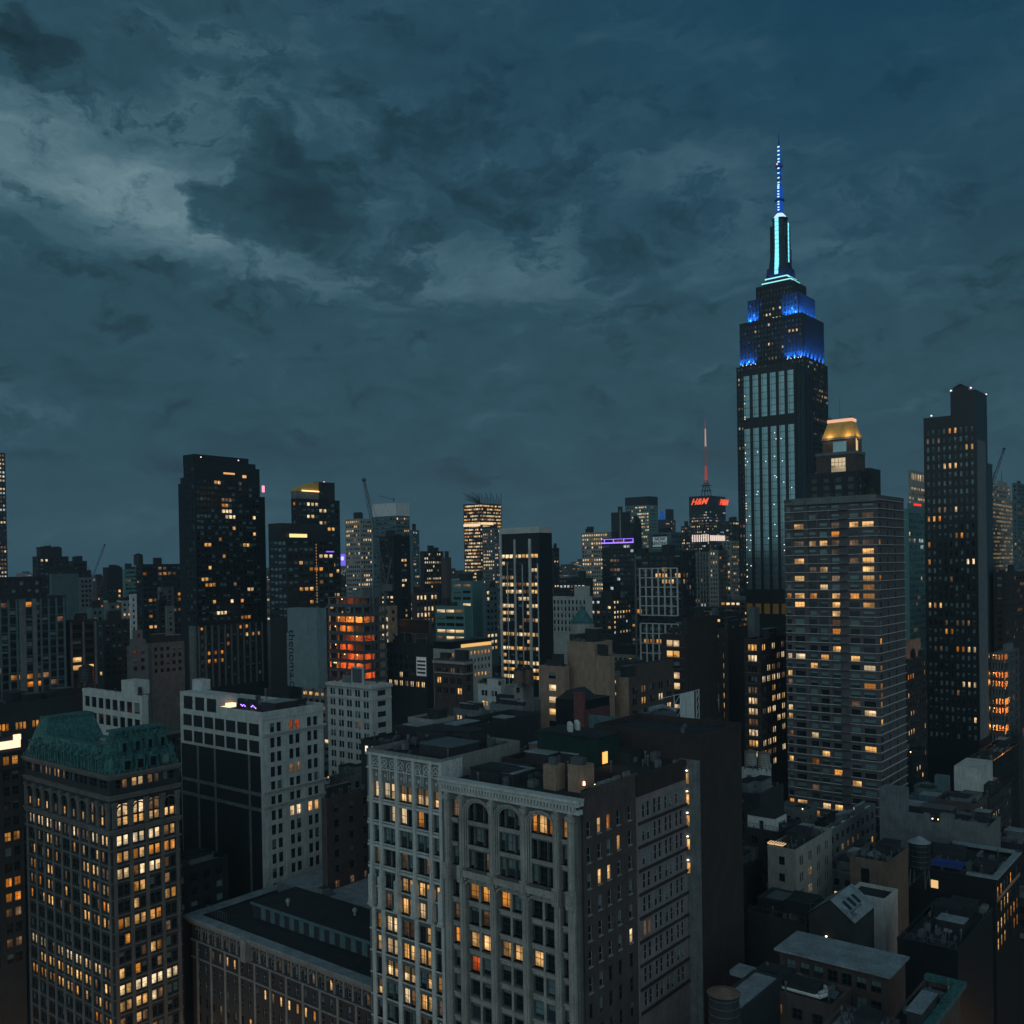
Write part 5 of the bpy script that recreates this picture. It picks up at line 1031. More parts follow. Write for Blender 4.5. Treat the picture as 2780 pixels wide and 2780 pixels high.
G('C19b', 'apartment_tower', 'broad windowless dark brick slab, centre right', 346, 1853, 1866, 1946, 1683, 2090, 'brick', par=.7)
b = G('C19c', 'apartment_tower', 'dark brick slab with single column of lit windows beside the blank slab', 372, 1950, 1976, 2030, 1712, 2090, 'brick', L=ST(6, 3.85, .28, .55, .85, pal='warm', mg=1.5, top=5), R=None)
b = G('C19d', 'apartment_building', 'dark block with many bright triple windows left of the brown tower', 350, 2020, 2064, 2134, 1742, 2110, 'brick', L=ST(9, 3.9, .72, .56, .6, k=3, pal='office', bl=.3, bh=.12, bd=.2, pm='conc'), R=ST(4.4, 3.9, .66, .56, .6, k=2, pal='office', bl=.3))
G('C21', 'office_building', 'pale grey blank shaft under the slim glass tower', 390, 2029, 2048, 2062, 1655, 1760, 'conc', bulk=0)

# --- right
b = G('D1', 'office_tower', 'teal glass building with a row of red roof lights between the brick towers', 505, 2449, 2466, 2512, 1385, 1760, 'green', R=ST(3, 3.4, .8, .6, .10, pal='pale', bl=.4, bh=.2, bd=.3), L=None, cat='office tower'); add(b, 'set_back_top', 'green', .3, 1, .1, 1, b.H, b.z(1366))
b.part('red_lamp_row', emit('red_lamps', (1, .03, .02), 1.6, False), lambda mb: [mb.box(b.LR*.32+i*1.45, b.LR*.32+i*1.45+.9, -.2, 0, b.z(1370), b.z(1365)) for i in range(9)])
b = G('D2', 'office_tower', 'slim tower with bright crown openings behind the red roof lights', 800, 2466, 2474, 2511, 1318, 1400, 'stone', R=office(.4, 3.4, 4.2, .3), L=office(.3), bulk=0, cat='office tower'); add(b, 'lit_crown', 'stone', 0, 1, 0, 1, b.H, b.z(1277), R=ST(4.6, 8, .55, .7, .9, pal='office', top=2), L=ST(4.6, 8, .5, .7, .8, pal='office', top=2))
b = G('D3', 'office_tower', 'stepped stone tower sprinkled with warm lights at the right edge', 900, 2680, 2690, 2757, 1350, 1600, 'stone', R=office(.45, 2.8, 3.9, .3), L=resid(.2), cat='office tower', bulk=0); add(b, 'tower_top', 'stone', .0, .8, .1, .9, b.H, b.z(1312), R=office(.35, 2.8, 3.9, .2)); add(b, 'tower_cap', 'stone', .35, .7, .3, .7, b.z(1312), b.z(1300)); b.part('antenna', 'steel', lambda mb: mb.bar((b.LR*.5, b.LL*.5, b.z(1300)), (b.LR*.5, b.LL*.5, b.z(1262)), .5, 0, 5, .1))
G('D4', 'office_tower', 'blue grey slab cut by the right edge of the picture', 820, 2748, 2762, 2830, 1313, 1620, 'teal', R=resid(.15), L=resid(.08, bl=.4), cat='office tower')
G('D5', 'apartment_building', 'dark red brick block low at the right edge with few lights', 470, 2696, 2730, 2830, 1560, 1830, 'brick', R=resid(.12), L=resid(.1))
G('D6', 'apartment_building', 'dark slab rising just behind the pale blank tower edge', 470, 2672, 2680, 2694, 1262, 1800, 'blk', bulk=0)
b = G('D8', 'apartment_building', 'dark building with small lit windows between the brown and the dark brick tower', 380, 2449, 2462, 2515, 1800, 2140, 'brick', R=ST(3, 3.7, .5, .55, .22, pal='warm', bl=.2), L=None)
b = G('D9', 'loft_building', 'little pale stone gable with an arched opening between two dark towers', 440, 2456, 2461, 2499, 1742, 1800, 'stone', bulk=0, par=.3); b.part('arched_opening', 'blk', lambda mb: (mb.box(b.LR*.25, b.LR*.6, -.1, 0, b.z(1796), b.z(1775)), mb.poly([(b.LR*.25, -.1, b.z(1775)), (b.LR*.6, -.1, b.z(1775)), (b.LR*.55, -.1, b.z(1768)), (b.LR*.425, -.1, b.z(1764)), (b.LR*.3, -.1, b.z(1768))])))
for b in list(ALL.values()): b.done()

# ================================================================== building site glowing orange
def site(name, label, D, xl, xc, xr, yt, yb, bright, nfl=None):
    b = Bd(name, label, D, xl, xc, xr, yt, yb=yb, cat='building site')
    fh = 3.9; n = int((b.H-12)/fh)
    for i in range(n+1):
        z = b.H-i*fh
        if z < P(xc, yb+60, D).z: break
        b.part('floor_slab', 'conc', lambda mb: mb.box(0, b.LR, 0, b.LL, z-.3, z))
        if i: b.part('safety_net', ['red', 'steel'], lambda mb: (mb.box(-.15, -.1, .2, b.LL-.2, z, z+1.2, 1 if i % 3 else 0), mb.box(.2, b.LR-.2, -.15, -.1, z, z+1.2, 1)))
    nz_ = b.H-i*fh
    b.part('core', 'conc', lambda mb: mb.box(b.LR*.45, b.LR*.85, b.LL*.3, b.LL*.6, nz_, b.H+3))
    for ix in range(4):
        for iy in range(5):
            if ix in (0, 3) or iy in (0, 4): b.part('column', 'conc', lambda mb: mb.box(.3+(b.LR-1.2)*ix/3, .9+(b.LR-1.2)*ix/3, .3+(b.LL-1.2)*iy/4, .9+(b.LL-1.2)*iy/4, nz_, b.H))
    for (y, a, p, c) in bright:
        ld = bpy.data.lights.new('work_lamp', 'POINT'); ld.energy = p; ld.color = c; ld.shadow_soft_size = .3
        o = bpy.data.objects.new('work_lamp', ld); COL.objects.link(o); o.parent = b.root
        z = b.z(y); k = round((b.H-z)/fh); o.location = (3.0, b.LL*(1-a), b.H-k*fh+2.6)
        b.part('lit_back_wall', 'tan', lambda mb: mb.box(6.5, 6.7, max(.3, b.LL*(1-a)-9), min(b.LL-.3, b.LL*(1-a)+9), b.H-k*fh, b.H-k*fh+fh-.3))
        b.part('work_lamp_bulb', emit('work_bulb', (1, .6, .2), 5, False), lambda mb: mb.lathe((1.5, b.LL*(1-a)+1.2, b.H-k*fh+2.8), [(.08, 0), (.22, .2), (.08, .4)], 8))
    return b
og = (1, .34, .05); rd = (1, .16, .02)
b = site('building_site', 'unfinished concrete building glowing orange inside, centre left', 400, 752*1+136, 985, 1050, 1622, 1860,
     [(1705, .3, 5000, og), (1705, .62, 4200, og), (1722, .2, 2600, og), (1770, .2, 2600, rd), (1790, .45, 3000, rd), (1820, .2, 3600, rd), (1838, .5, 3600, rd), (1838, .15, 3200, rd), (1760, .5, 1800, rd), (1690, .5, 900, rd), (1655, .4, 500, rd), (1755, .8, 1500, rd), (1800, .8, 2000, rd), (1840, .85, 2600, rd)])
b.part('hoist_frame', 'steel', lambda mb: [mb.bar((b.LR*.5+sx*2.2, -1.5+sy*1.5, 40), (b.LR*.5+sx*2.2, -1.5+sy*1.5, b.H+7), .16) for sx in (-1, 1) for sy in (0, 1)]+[mb.bar((b.LR*.5-2.2, -1.5, z), (b.LR*.5+2.2, -1.5, z+3), .1) for z in range(45, int(b.H+5), 3)])
b2 = site('building_site', 'unfinished building glowing orange behind the dark brick tower, right edge', 420, 2688, 2728, 2768, 1775, 2015,
     [(1800, .4, 1500, og), (1840, .4, 3000, og), (1880, .3, 3400, og), (1915, .5, 3600, og), (1950, .4, 4200, og), (1985, .4, 4600, og), (2005, .4, 4200, og), (1860, .7, 2500, og)])
for (y, f) in ((1830, .4), (1900, .3), (1970, .5)):
    ld = bpy.data.lights.new('work_lamp', 'POINT'); ld.energy = 3000; ld.color = og; ld.shadow_soft_size = .3
    o = bpy.data.objects.new('work_lamp', ld); COL.objects.link(o); o.parent = b2.root; o.location = (b2.LR*f, 2.5, b2.z(y))

# ================================================================== foreground roofs, lower right
RR = {}
def R_(key, name, label, D, xl, xc, xr, yt, wall, yb=2800, L=None, R=None, LL=None, LR=None, par=.8, bulk=2, roof='roof', bw='char', det=1, **k):
    b = Bd(name, label, D, xl, xc, xr, yt, LL=LL, LR=LR, yb=yb, det=det, **k); b.box(0, b.LR, 0, b.LL, 0, b.H, wall, L=L, R=R, par=par, roof=roof)
    if bulk: b.bulk(hash_(label), bulk, bw, 3.5)
    RR[key] = b; return b
b = R_('r1', 'loft_building', 'pale grey blank party wall with stepped top and a tall chimney like pier, lower right', 243.4, 2388, 2676, 2700, 2262, 'conc', LR=16, bulk=3, bw='char')
b.part('tall_pier', 'conc', lambda mb: (mb.box(0, 5, b.LL-6.2, b.LL, b.H, b.H+8.2), mb.box(.4, 4.6, b.LL-5.8, b.LL-.4, b.H+8.2, b.H+8.21)))
b.part('raised_wall', 'conc', lambda mb: mb.box(0, 1.2, b.LL-13, b.LL-6.2, b.H, b.H+2.4)); b.part('raised_wall', 'conc', lambda mb: mb.box(0, 2.6, 8, 11, b.H, b.H+3.2)); b.part('raised_wall', 'conc', lambda mb: mb.box(0, 1.2, 0, 8, b.H, b.H+2.2))
for y in (11.8, 13.2, 14.6): b.part('terrace_lamp', emit('lamp_warm2', (1, .6, .3), 7), lambda mb: mb.lathe((1.5, y, b.H+1.4), [(.06, -.15), (.17, 0), (.06, .15)], 8))
b.part('terrace_hedge', 'plant', lambda mb: [mb.box(1+rng.uniform(0, 3), 1.6+rng.uniform(0, 3.4), 11.4+i*.55, 12+i*.55, b.H, b.H+rng.uniform(.5, 1.3)) for i in range(7)])
b = R_('r2', 'loft_building', 'low dark building with a white rooftop box, left of the brown apartment tower base', 232, 2020, 2112, 2150, 2268, 'char', LR=14, bulk=1, L=resid(.03, 3, 3.6))
b.part('white_roof_box', 'white', lambda mb: mb.box(1.2, 8, 1.2, 8.4, b.H, b.H+3.6)); b.part('box_door', 'dark', lambda mb: mb.box(1.1, 1.2, 4.2, 5.2, b.H, b.H+2.6)); b.part('box_roof', 'roof', lambda mb: mb.box(1, 8.2, 1, 8.6, b.H+3.6, b.H+3.8))
b = R_('r3', 'loft_building', 'small pale building with one pinkish window right of the tall brick slab', 290, 2012, 2056, 2076, 2096, 'pale', L=ST(4, 3.6, .45, .5, .3, pal='Wd' and 'pale', bl=.3), LR=10, yb=2190)
b = R_('r3b', 'loft_building', 'dark stepped roofs below the small pale building', 262, 1990, 2062, 2110, 2165, 'char', L=resid(.04, 3, 3.6), LR=16, bulk=3, bw='conc')
b = R_('r4', 'loft_building', 'low building with a bright white flat roof at the foot of the apartment tower', 242, 2143, 2168, 2392, 2316, 'conc', LR=58, L=None, R=resid(.22, 4, 3.6, pal='office'), roof='white', bulk=2, bw='conc', yb=2460)
b = R_('r5', 'loft_building', 'brown building with pale yellow windows and a lit skylight, lower right', 214, 2084, 2160, 2258, 2318, 'stone', L=ST(4.6, 3.8, .28, .5, .45, pal='office'), R=ST(4.6, 3.8, .4, .55, .35, pal='office', k=2), bulk=2, yb=2520)
b.part('lit_skylight', emit('skylight_glow', (1, .62, .3), .8, False), lambda mb: mb.box(.8, 2.8, 3.4, 7, b.H+.9, b.H+1.2)); b.part('skylight_frame', 'steel', lambda mb: [mb.box(.7, 2.9, 3.4+.6*i, 3.55+.6*i, b.H+1.2, b.H+1.3) for i in range(7)])
b = R_('r6', 'loft_building', 'square brown brick building with flat black roof, lower right', 212, 2307, 2412, 2458, 2352, 'dtan', LR=14, bulk=1, yb=2500); b.part('dark_panel', 'blk', lambda mb: (mb.box(-.08, 0, 4.2, 6, b.H-7, b.H-1.4), mb.box(-.3, 0, 0, b.LL, b.H-8.2, b.H-7.4)))
b = R_('r6b', 'loft_building', 'pale low wall in front of the square brown brick building', 200, 2300, 2404, 2412, 2452, 'pale', LR=8, bulk=0, yb=2500)
b = R_('r13', 'loft_building', 'large dark building with orange lit side windows near the right edge', 214, 2456, 2703, 2772, 2400, 'blk', LR=24, R=ST(3.2, 3.9, .62, .72, .75, pal='amber', bl=.2), L=None, bulk=3, yb=2620)
b.part('blue_tarpaulin', wallm('blue_tarp', (.01, .035, .16), .2, .6), lambda mb: mb.box(3, 6, 8, 14.5, b.H+.9, b.H+2.0)); b.part('pale_coping', 'lroof', lambda mb: (mb.box(-.3, b.LR, -.5, .8, b.H+1, b.H+1.6), mb.box(b.LR-1, b.LR+.4, -.5, 16, b.H+1, b.H+1.6), mb.box(-.3, .8, .8, 6, b.H+1, b.H+1.6)))
b.part('facade_glow', 'tan', lambda mb: mb.box(.4, b.LR-.4, -.25, -.1, b.H-4.2, b.H-3.4)); b.part('lit_dormer', emit('dormer_glow', (1, .6, .25), .9, False), lambda mb: mb.box(.0, -.1, b.LL*.62, b.LL*.70, b.H-3.4, b.H-1.6))
sl = bpy.data.lights.new('street_glow_lamp', 'POINT'); sl.energy = 900; sl.color = (1, .42, .12); sl.shadow_soft_size = 1
b = R_('r15', 'loft_building', 'dark building with a pale grey rooftop box at the upper lower right edge', 300, 2560, 2688, 2790, 2178, 'char', LR=30, bulk=3, L=resid(.05, 3.4, 3.6), R=resid(.15), yb=2350)
b.part('pale_roof_box', 'pale', lambda mb: mb.box(6, 22, 4, 12, b.H+1, b.H+9))
b.part('roof_machinery', 'teal', lambda mb: (mb.box(2, 5, 13, 17, b.H, b.H+6), mb.lathe((4, 20, b.H), [(2, 0), (2.2, 2.5), (1.2, 3)], 12)))
b = R_('r15b', 'loft_building', 'wide dark terrace building behind the blank pale party wall', 300, 2440, 2556, 2600, 2188, 'char', LR=24, bulk=4, bw='teal', yb=2300, roof='teal')
b = R_('r15c', 'loft_building', 'dark mid rise with rooftop railings beyond the pale grey rooftop box', 350, 2630, 2700, 2860, 2070, 'blk', LR=40, bulk=3, R=resid(.1), yb=2200)
b = R_('r8', 'low_building', 'small house with a pale pitched roof and three skylights, lower right', 176, 2262, 2318, 2420, 2505, 'char', LR=11, LL=8.5, bulk=0, par=0, yb=2600)
x1, y1 = b.LR, b.LL; zr_ = b.H
def gable(mb):
    mb.quad((-.3, -.3, zr_), (x1+.3, -.3, zr_), (x1+.3, y1*.5, zr_+3.4), (-.3, y1*.5, zr_+3.4)); mb.quad((-.3, y1*.5, zr_+3.4), (x1+.3, y1*.5, zr_+3.4), (x1+.3, y1+.3, zr_), (-.3, y1+.3, zr_))
    mb.poly([(0, 0, zr_-.1), (0, y1, zr_-.1), (0, y1*.5, zr_+3.2)], 1); mb.poly([(x1, 0, zr_-.1), (x1, y1, zr_-.1), (x1, y1*.5, zr_+3.2)], 1)
b.part('pitched_roof', ['lroof', 'char'], gable)
for i in range(3):
    xa = 2.2+i*2.4; b.part('skylight', 'blk', lambda mb: mb.quad((xa, 1.4, zr_+1.35), (xa+1.2, 1.4, zr_+1.35), (xa+1.2, 3.0, zr_+2.55), (xa, 3.0, zr_+2.55)))
b.part('gable_lamp', emit('lamp_warm2', (1, .6, .3), 7), lambda mb: mb.lathe((-.5, 5, zr_-3.5), [(.06, -.15), (.2, 0), (.06, .15)], 8))
b = R_('r9', 'low_building', 'low building under one wide plain grey roof, bottom right', 150, 2117, 2412, 2454, 2652, 'brown', LR=8.4, bulk=0, roof='lroof', par=.0, L=ST(2.4, 3.2, .7, .6, .0, bl=.35), det=1)
b.part('grey_roof', 'lroof', lambda mb: mb.box(-1.0, b.LR+.4, -.6, b.LL+.6, b.H+.1, b.H+.45))
b = R_('r9b', 'low_building', 'dark low building with looping silver ducts before the wide grey roof', 143, 2018, 2262, 2330, 2745, 'brown', LR=7.6, bulk=2, det=1, R=ST(2.2, 3.4, .6, .62, .6, pal='amber'), L=ST(3, 3.4, .5, .5, .1))
for k, (xa, ya) in enumerate(((1.2, 2.5), (2.4, 3.0))):
    b.part('duct', 'white', lambda mb: (mb.bar((xa, ya, b.H+1.0), (xa, ya+6, b.H+1.0), .32, 0, 8), mb.bar((xa, ya, b.H+1.0), (xa+1.6, ya-.6, b.H+1.0), .32, 0, 8), mb.bar((xa+1.6, ya-.6, b.H+1.0), (xa+2.8, ya+.3, b.H+1.0), .32, 0, 8)))
for i in range(4): b.part('vent_slab', 'pale', lambda mb: mb.box(4.6, 5.8, 6+i*.9, 6.7+i*.9, b.H, b.H+.7))
b.part('grey_skylight', 'lroof', lambda mb: mb.box(2.5, 6, 13, 18, b.H, b.H+.8))
b = R_('r10', 'low_building', 'low building with plain pale grey roof beside the brown water tank', 138, 1935, 2014, 2092, 2748, 'char', LR=14, bulk=0, roof='lroof', par=.3); b.part('vent_pipe', 'steel', lambda mb: mb.bar((3, 3, b.H), (3, 3, b.H+1.2), .12, 0, 6))
b = R_('r12', 'low_building', 'low building with green copper roof edge at the bottom right', 128, 2395, 2498, 2590, 2838, 'brown', LR=20, bulk=2, det=1, R=ST(3, 3.6, .5, .66, .6, pal='amber'), L=ST(3, 3.6, .5, .66, .5, pal='office'))
b.part('copper_edge', 'copper', lambda mb: (mb.box(-.7, b.LR+.7, -.8, .6, b.H+.8, b.H+1.5), mb.box(b.LR-.6, b.LR+.8, .6, b.LL, b.H+.8, b.H+1.5)))
b = R_('r12b', 'low_building', 'low grey roofed annex with warm lit windows at the bottom edge', 124, 2230, 2388, 2430, 2848, 'brown', LR=8, bulk=1, roof='lroof', det=1, L=ST(2.4, 3.3, .7, .7, .7, pal='warm'))
b = R_('r16', 'low_building', 'sprawling dark roof crowded with small vents, lower right', 172, 2436, 2600, 2668, 2592, 'blk', LR=26, bulk=5, bw='dark', yb=2700)
b = R_('r17', 'low_building', 'dark low roof between the tall brick slab and the pitched roof house', 186, 2030, 2190, 2250, 2520, 'char', LR=16, bulk=3, bw='dark', yb=2650)
b = R_('r18', 'loft_building', 'dark building with balconies right of the tall brick slab', 228, 2000, 2026, 2105, 2360, 'char', LR=20, LL=10, bulk=4, bw='conc', yb=2500)
for b in RR.values():
    rc = random.Random(hash_(b.label)+1); z = b.H+.05
    if b.LR < 9 or b.LL < 7: b.done(); continue
    for i in range(3):
        x = rc.uniform(1, b.LR-4); y = rc.uniform(1, b.LL-3); l = rc.uniform(2, min(9, b.LR-x-1)); zd = z+.7
        b.part('duct', rc.choice(('steel', 'conc', 'lroof')), lambda mb: (mb.box(x, x+l, y, y+.5, zd, zd+.45), mb.box(x, x+.5, y-.9, y, zd, zd+.45), mb.box(x+.1, x+.25, y+.1, y+.25, z-.3, zd), mb.box(x+l-.3, x+l-.15, y+.1, y+.25, z-.3, zd)))
        x = rc.uniform(1, b.LR-2.5); y = rc.uniform(1, b.LL-2.5); b.part('skylight', ['steel', 'teal'], lambda mb: (mb.box(x, x+1.4, y, y+1.0, z, z+.35), mb.box(x+.1, x+1.3, y+.1, y+.9, z+.35, z+.6, 1, .3, .25)))
    b.part('roof_seam', 'steel', lambda mb: [mb.box(.5, b.LR-.5, y_, y_+.08, z, z+.06) for y_ in [b.LL*k/5 for k in range(1, 5)]])
    b.part('railing', 'steel', lambda mb: [mb.bar((.2, .3+k*(b.LL-.6)/8, z), (.2, .3+k*(b.LL-.6)/8, z+1.9), .05) for k in range(9)]+[mb.bar((.2, .3, z+1.85), (.2, b.LL-.3, z+1.85), .05)])
    b.done()

# ================================================================== behind the central lofts
def H_(key, name, label, D, xl, xc, xr, yt, wall, **k): return R_(key, name, label, D, xl, xc, xr, yt, wall, **k)
RR = {}
b = H_('s1', 'loft_building', 'pale stone loft with a corner billboard frame left of the gothic tower', 330, 888, 1009, 1062, 1868, 'pale', L=ST(4.3, 3.7, .6, .62, .03, k=2, pal='amber'), R=ST(6, 3.7, .5, .5, .12), yb=2160, bulk=2, bw='conc')
b.part('cornice', 'pale', lambda mb: (mb.box(-.9, b.LR, -.9, b.LL, b.H-.3, b.H+.6), mb.box(-.3, b.LR, -.3, b.LL, b.H-4.4, b.H-3.9))); b.part('sign_frame', ['pale', 'steel'], lambda mb: (mb.box(-.2, .4, 4, 10, b.H+.8, b.H+7), mb.box(-.3, -.2, 4.6, 9.4, b.H+1.4, b.H+6.4, 1)))
b = H_('s2', 'loft_building', 'dark brick building with a column of lit windows right of the white loft', 232, 872, 886, 997, 2178, 'brown', R=ST(5, 3.7, .3, .5, .22, pal='amber'), L=ST(3.4, 3.7, .5, .6, .85, pal='warm'), yb=2480, LR=30, bulk=3)
b = H_('s2b', 'loft_building', 'grey machinery covered roof left of the gothic tower', 275, 895, 930, 1010, 2120, 'conc', R=resid(.03, 3, 3.6), yb=2190, bulk=5, bw='conc', L=None)
b = H_('s3', 'loft_building', 'small tan grey building with few dark windows behind the gothic tower', 290, 1108, 1180, 1235, 1962, 'stone', L=ST(4.6, 3.7, .5, .5, .0, k=2), R=ST(8, 3.9, .2, .4, 0), yb=2060, bulk=1)
b = H_('s4', 'loft_building', 'dark flat roofed building with a lit strip of windows behind the gothic tower', 235, 980, 1075, 1190, 2028, 'roof', L=None, yb=2100, bulk=3, bw='dark', LR=24); b.part('lit_slot', emit('slot_glow', (1, .82, .65), 1.3, False), lambda mb: [mb.box(-.1, 0, b.LL*.8-i*2.4, b.LL*.8-i*2.4+.9, b.H-2.4, b.H-.8) for i in range(5)])
b = H_('s5', 'loft_building', 'grey roofed building with a long dark parapet wall behind the arcaded loft', 196, 1165, 1246, 1470, 2022, 'char', yb=2130, bulk=2, roof='lroof', par=3.2, LR=27)
b = H_('s5b', 'loft_building', 'dark roof with skylight strip between parapet wall and mechanical yard', 184, 1440, 1475, 1560, 2062, 'char', LR=12, LL=8, yb=2130, bulk=3, bw='tan')
b = H_('s6', 'loft_building', 'white terraced building with roof garden below the white ribbed slab', 335, 1297, 1360, 1392, 1868, 'pale', L=ST(5, 3.8, .6, .5, .2, k=2), yb=1990, bulk=2, bw='pale', roof='lroof'); b.part('roof_garden', 'plant', lambda mb: [mb.box(1+rng.uniform(0, 8), 2+rng.uniform(1, 9), 2+i, 3+i, b.H+.3, b.H+rng.uniform(.9, 2.4)) for i in range(12)])
b = H_('s6b', 'loft_building', 'grey brown brick block with twin roof tanks right of the terraced white building', 330, 1392, 1420, 1448, 1858, 'stone', yb=2000, bulk=1, L=ST(4, 3.8, .5, .5, .1))
b = H_('s6c', 'loft_building', 'long low building with bright shop like windows behind the gothic tower', 300, 1230, 1310, 1330, 1938, 'conc', L=ST(4, 3.7, .66, .5, .55, k=2, pal='office'), yb=2000, bulk=2)
b = H_('s6d', 'loft_building', 'plain grey building with pale bay windows left of the red gable', 285, 1330, 1420, 1445, 1925, 'conc', L=ST(4.4, 3.8, .66, .62, .1, k=3, bl=.7), yb=2010, bulk=3)
b = H_('s7', 'loft_building', 'dark pitched brick house with a red chimney wall, centre', 262, 1508, 1585, 1655, 1905, 'blk', yb=2030, bulk=0, par=.2)
b.part('gable_roof', ['char', 'pale'], lambda mb: (mb.poly([(0, 0, b.H), (0, b.LL, b.H), (0, b.LL*.55, b.H+3)]), mb.quad((0, b.LL*.55, b.H+3), (8, b.LL*.55, b.H+3), (8, b.LL, b.H), (0, b.LL, b.H)), mb.quad((0, 0, b.H), (8, 0, b.H), (8, b.LL*.55, b.H+3), (0, b.LL*.55, b.H+3))))
b.part('red_wall', 'red', lambda mb: (mb.box(-.3, .5, -.2, 3.2, b.H-14, b.H+2.5), mb.box(.5, 12, -.3, 0, b.H-14, b.H-2.4)))
b = H_('s8', 'loft_building', 'mechanical yard roof with ribbed metal screens and a pale panel, centre', 222, 1648, 1700, 1900, 2022, 'char', yb=2100, bulk=2, LR=42, LL=14)
b.part('ribbed_screen', ['teal', 'steel'], lambda mb: (mb.box(1, 16, 1, 1.3, b.H, b.H+6), mb.box(1, 1.3, 1.3, 11, b.H, b.H+6), [mb.box(1+i*.75, 1.25+i*.75, .8, 1, b.H, b.H+6, 1) for i in range(20)] and None))
b.part('pale_panel', 'white', lambda mb: (mb.box(27, 34, .6, .9, b.H+.5, b.H+8.5), [mb.box(27+i*.9, 27.2+i*.9, .5, .6, b.H+.5, b.H+8.5) for i in range(8)] and None))
def truss(mb):
    for x in (24, 35.5, 37):
        mb.bar((x, .8, b.H), (x, .8, b.H+8.8), .14)
    for z in range(4): mb.bar((24, .8, b.H+2.1*z), (27, .8, b.H+2.1*(z+1)), .09); mb.bar((35.5, .8, b.H+2.1*z), (37, .8, b.H+2.1*(z+1)), .09)
    mb.bar((17, .8, b.H+8.6), (37, .8, b.H+8.6), .12)
b.part('steel_frame', 'pale', truss)
b.part('duct', 'lroof', lambda mb: (mb.bar((16, 3, b.H+6), (22, 3, b.H+6), .6, 0, 8), mb.bar((22, 3, b.H+6), (26, 2, b.H+4.6), .5, 0, 8)))
b.part('cooling_box', ['steel', 'dark'], lambda mb: (mb.box(5, 12, -1.5, .6, b.H, b.H+5), mb.box(17, 22, -1, 3, b.H+1.5, b.H+5)))
for b in RR.values(): b.done()

# ================================================================== things standing on roofs, cranes, billboards
def tank(label, x, y, D, r, h, cone=.5, legs=3.0, wall='wood', capm='roof'):
    p = P(x, y, D); t_ = empty('water_tank', (p.x, p.y, p.z), AU, label, 'water tank')
    mb = MB(); mb.lathe((0, 0, legs), [(r, 0), (r*.97, h)], 20); mb.build('barrel', [wall], t_)
    mb = MB(); [mb.lathe((0, 0, legs+h*k), [(r*1.015, -.05), (r*1.02, .05)], 20) for k in (.1, .3, .5, .7, .9)]; mb.build('hoops', ['steel'], t_)
    mb = MB(); mb.lathe((0, 0, legs+h), [(r*1.08, 0), (r*.1, r*cone)], 20); mb.build('cone_roof', [capm], t_)
    for sx in (-1, 1):
        for sy in (-1, 1): mb = MB(); mb.bar((sx*r*.75, sy*r*.75, 0), (sx*r*.65, sy*r*.65, legs), .16); mb.build('leg', ['steel'], t_)
    mb = MB(); mb.bar((-r*.75, -r*.75, .3), (r*.7, -r*.7, legs-.2), .08); mb.bar((-r*.75, r*.75, .3), (-r*.7, -r*.7, legs-.2), .08); mb.build('brace', ['steel'], t_)
    return t_
tank('nearest water tank with broad brown conical lid at the bottom edge', 1967, 2838, 130, 2.1, 5.2, .35, 2.0, 'char', 'wood')
tank('black water tank with a pale conical cap before the pale party wall', 2497, 2405, 206, 2.2, 5.5, .55, 4.0, 'blk', 'lroof')
tank('left one of two pale brown tanks below the triple windows', 2038, 2088, 262, 1.7, 3.6, .4, 1.2, 'stone', 'wood')
tank('right one of two pale brown tanks below the triple windows', 2074, 2092, 262, 1.7, 3.6, .4, 1.2, 'stone', 'wood')
tank('left tank of the pair on the grey brown brick block', 1410, 1866, 326, 1.9, 4.4, .6, 1.5, 'wood')
tank('right tank of the pair on the grey brown brick block', 1432, 1868, 328, 2.0, 5.0, .6, 1.5, 'wood')
tank('dark tank on a low roof behind the concrete frame loft', 236, 1868, 330, 2.6, 5, .5, 2, 'blk')
tank('small tank on the light piered office slab', 376, 1541, 690, 3.2, 7, .4, 2, 'dark')

def crane(label, D, base, tip, w, counter=None):
    p0 = P(*base, D); p1 = P(*tip, D); c = empty('tower_crane', p0, 0, label, 'crane'); q = p1-p0; mb = MB(); n = int(q.length/(w*1.1))
    d = q.normalized(); s_ = Vector((0, 1, 0)); e = d.cross(s_).normalized()
    tap = lambda t_: 1-.45*t_
    for i in range(n):
        a = q*(i/n); b_ = q*((i+1)/n)
        for sg, sy in ((-1, 0), (1, 0), (0, 1)):
            oa = (e*sg*w/2+s_*sy*w*.7); mb.bar(a+oa*tap(i/n), b_+oa*tap((i+1)/n), w*.10)
        sg = 1 if i % 2 else -1
        mb.bar(a+e*sg*w/2*tap(i/n), b_-e*sg*w/2*tap((i+1)/n), w*.07)
    mb.build('boom', ['steel'], c)
    mb = MB(); mb.lathe(tuple(q), [(w*.3, -w*.2), (w*.6, w*.2), (w*.3, w*.6)], 8); mb.build('boom_head', ['steel'], c)
    mb = MB(); z0 = -12 if D > 500 else -8; mb.bar((0, 0, z0), (0, 0, 0), w*.5); mb.box(-w, w*1.6, -w, w, -w*.4, w*1.2); mb.build('cab', ['steel'], c)
    if counter:
        k = P(*counter, D)-p0; mb = MB(); mb.bar((0, 0, 0), k, w*.18); mb.bar(k, q, w*.05, 0, 3); mb.bar((0, 0, 0), k+Vector((0, 0, 2)), w*.12); mb.build('mast_stay', ['steel'], c)
    return c
crane('tall lattice boom crane leaning left over the skyline', 660, (1047, 1600), (988, 1305), 3.0, (1062, 1520))
crane('thin faint crane on the far left skyline', 900, (250, 1568), (284, 1480), 1.8, (240, 1545))
crane('crane with hooked tip behind the dark brick tower at right', 520, (2688, 1330), (2726, 1220), 1.6, (2700, 1290))

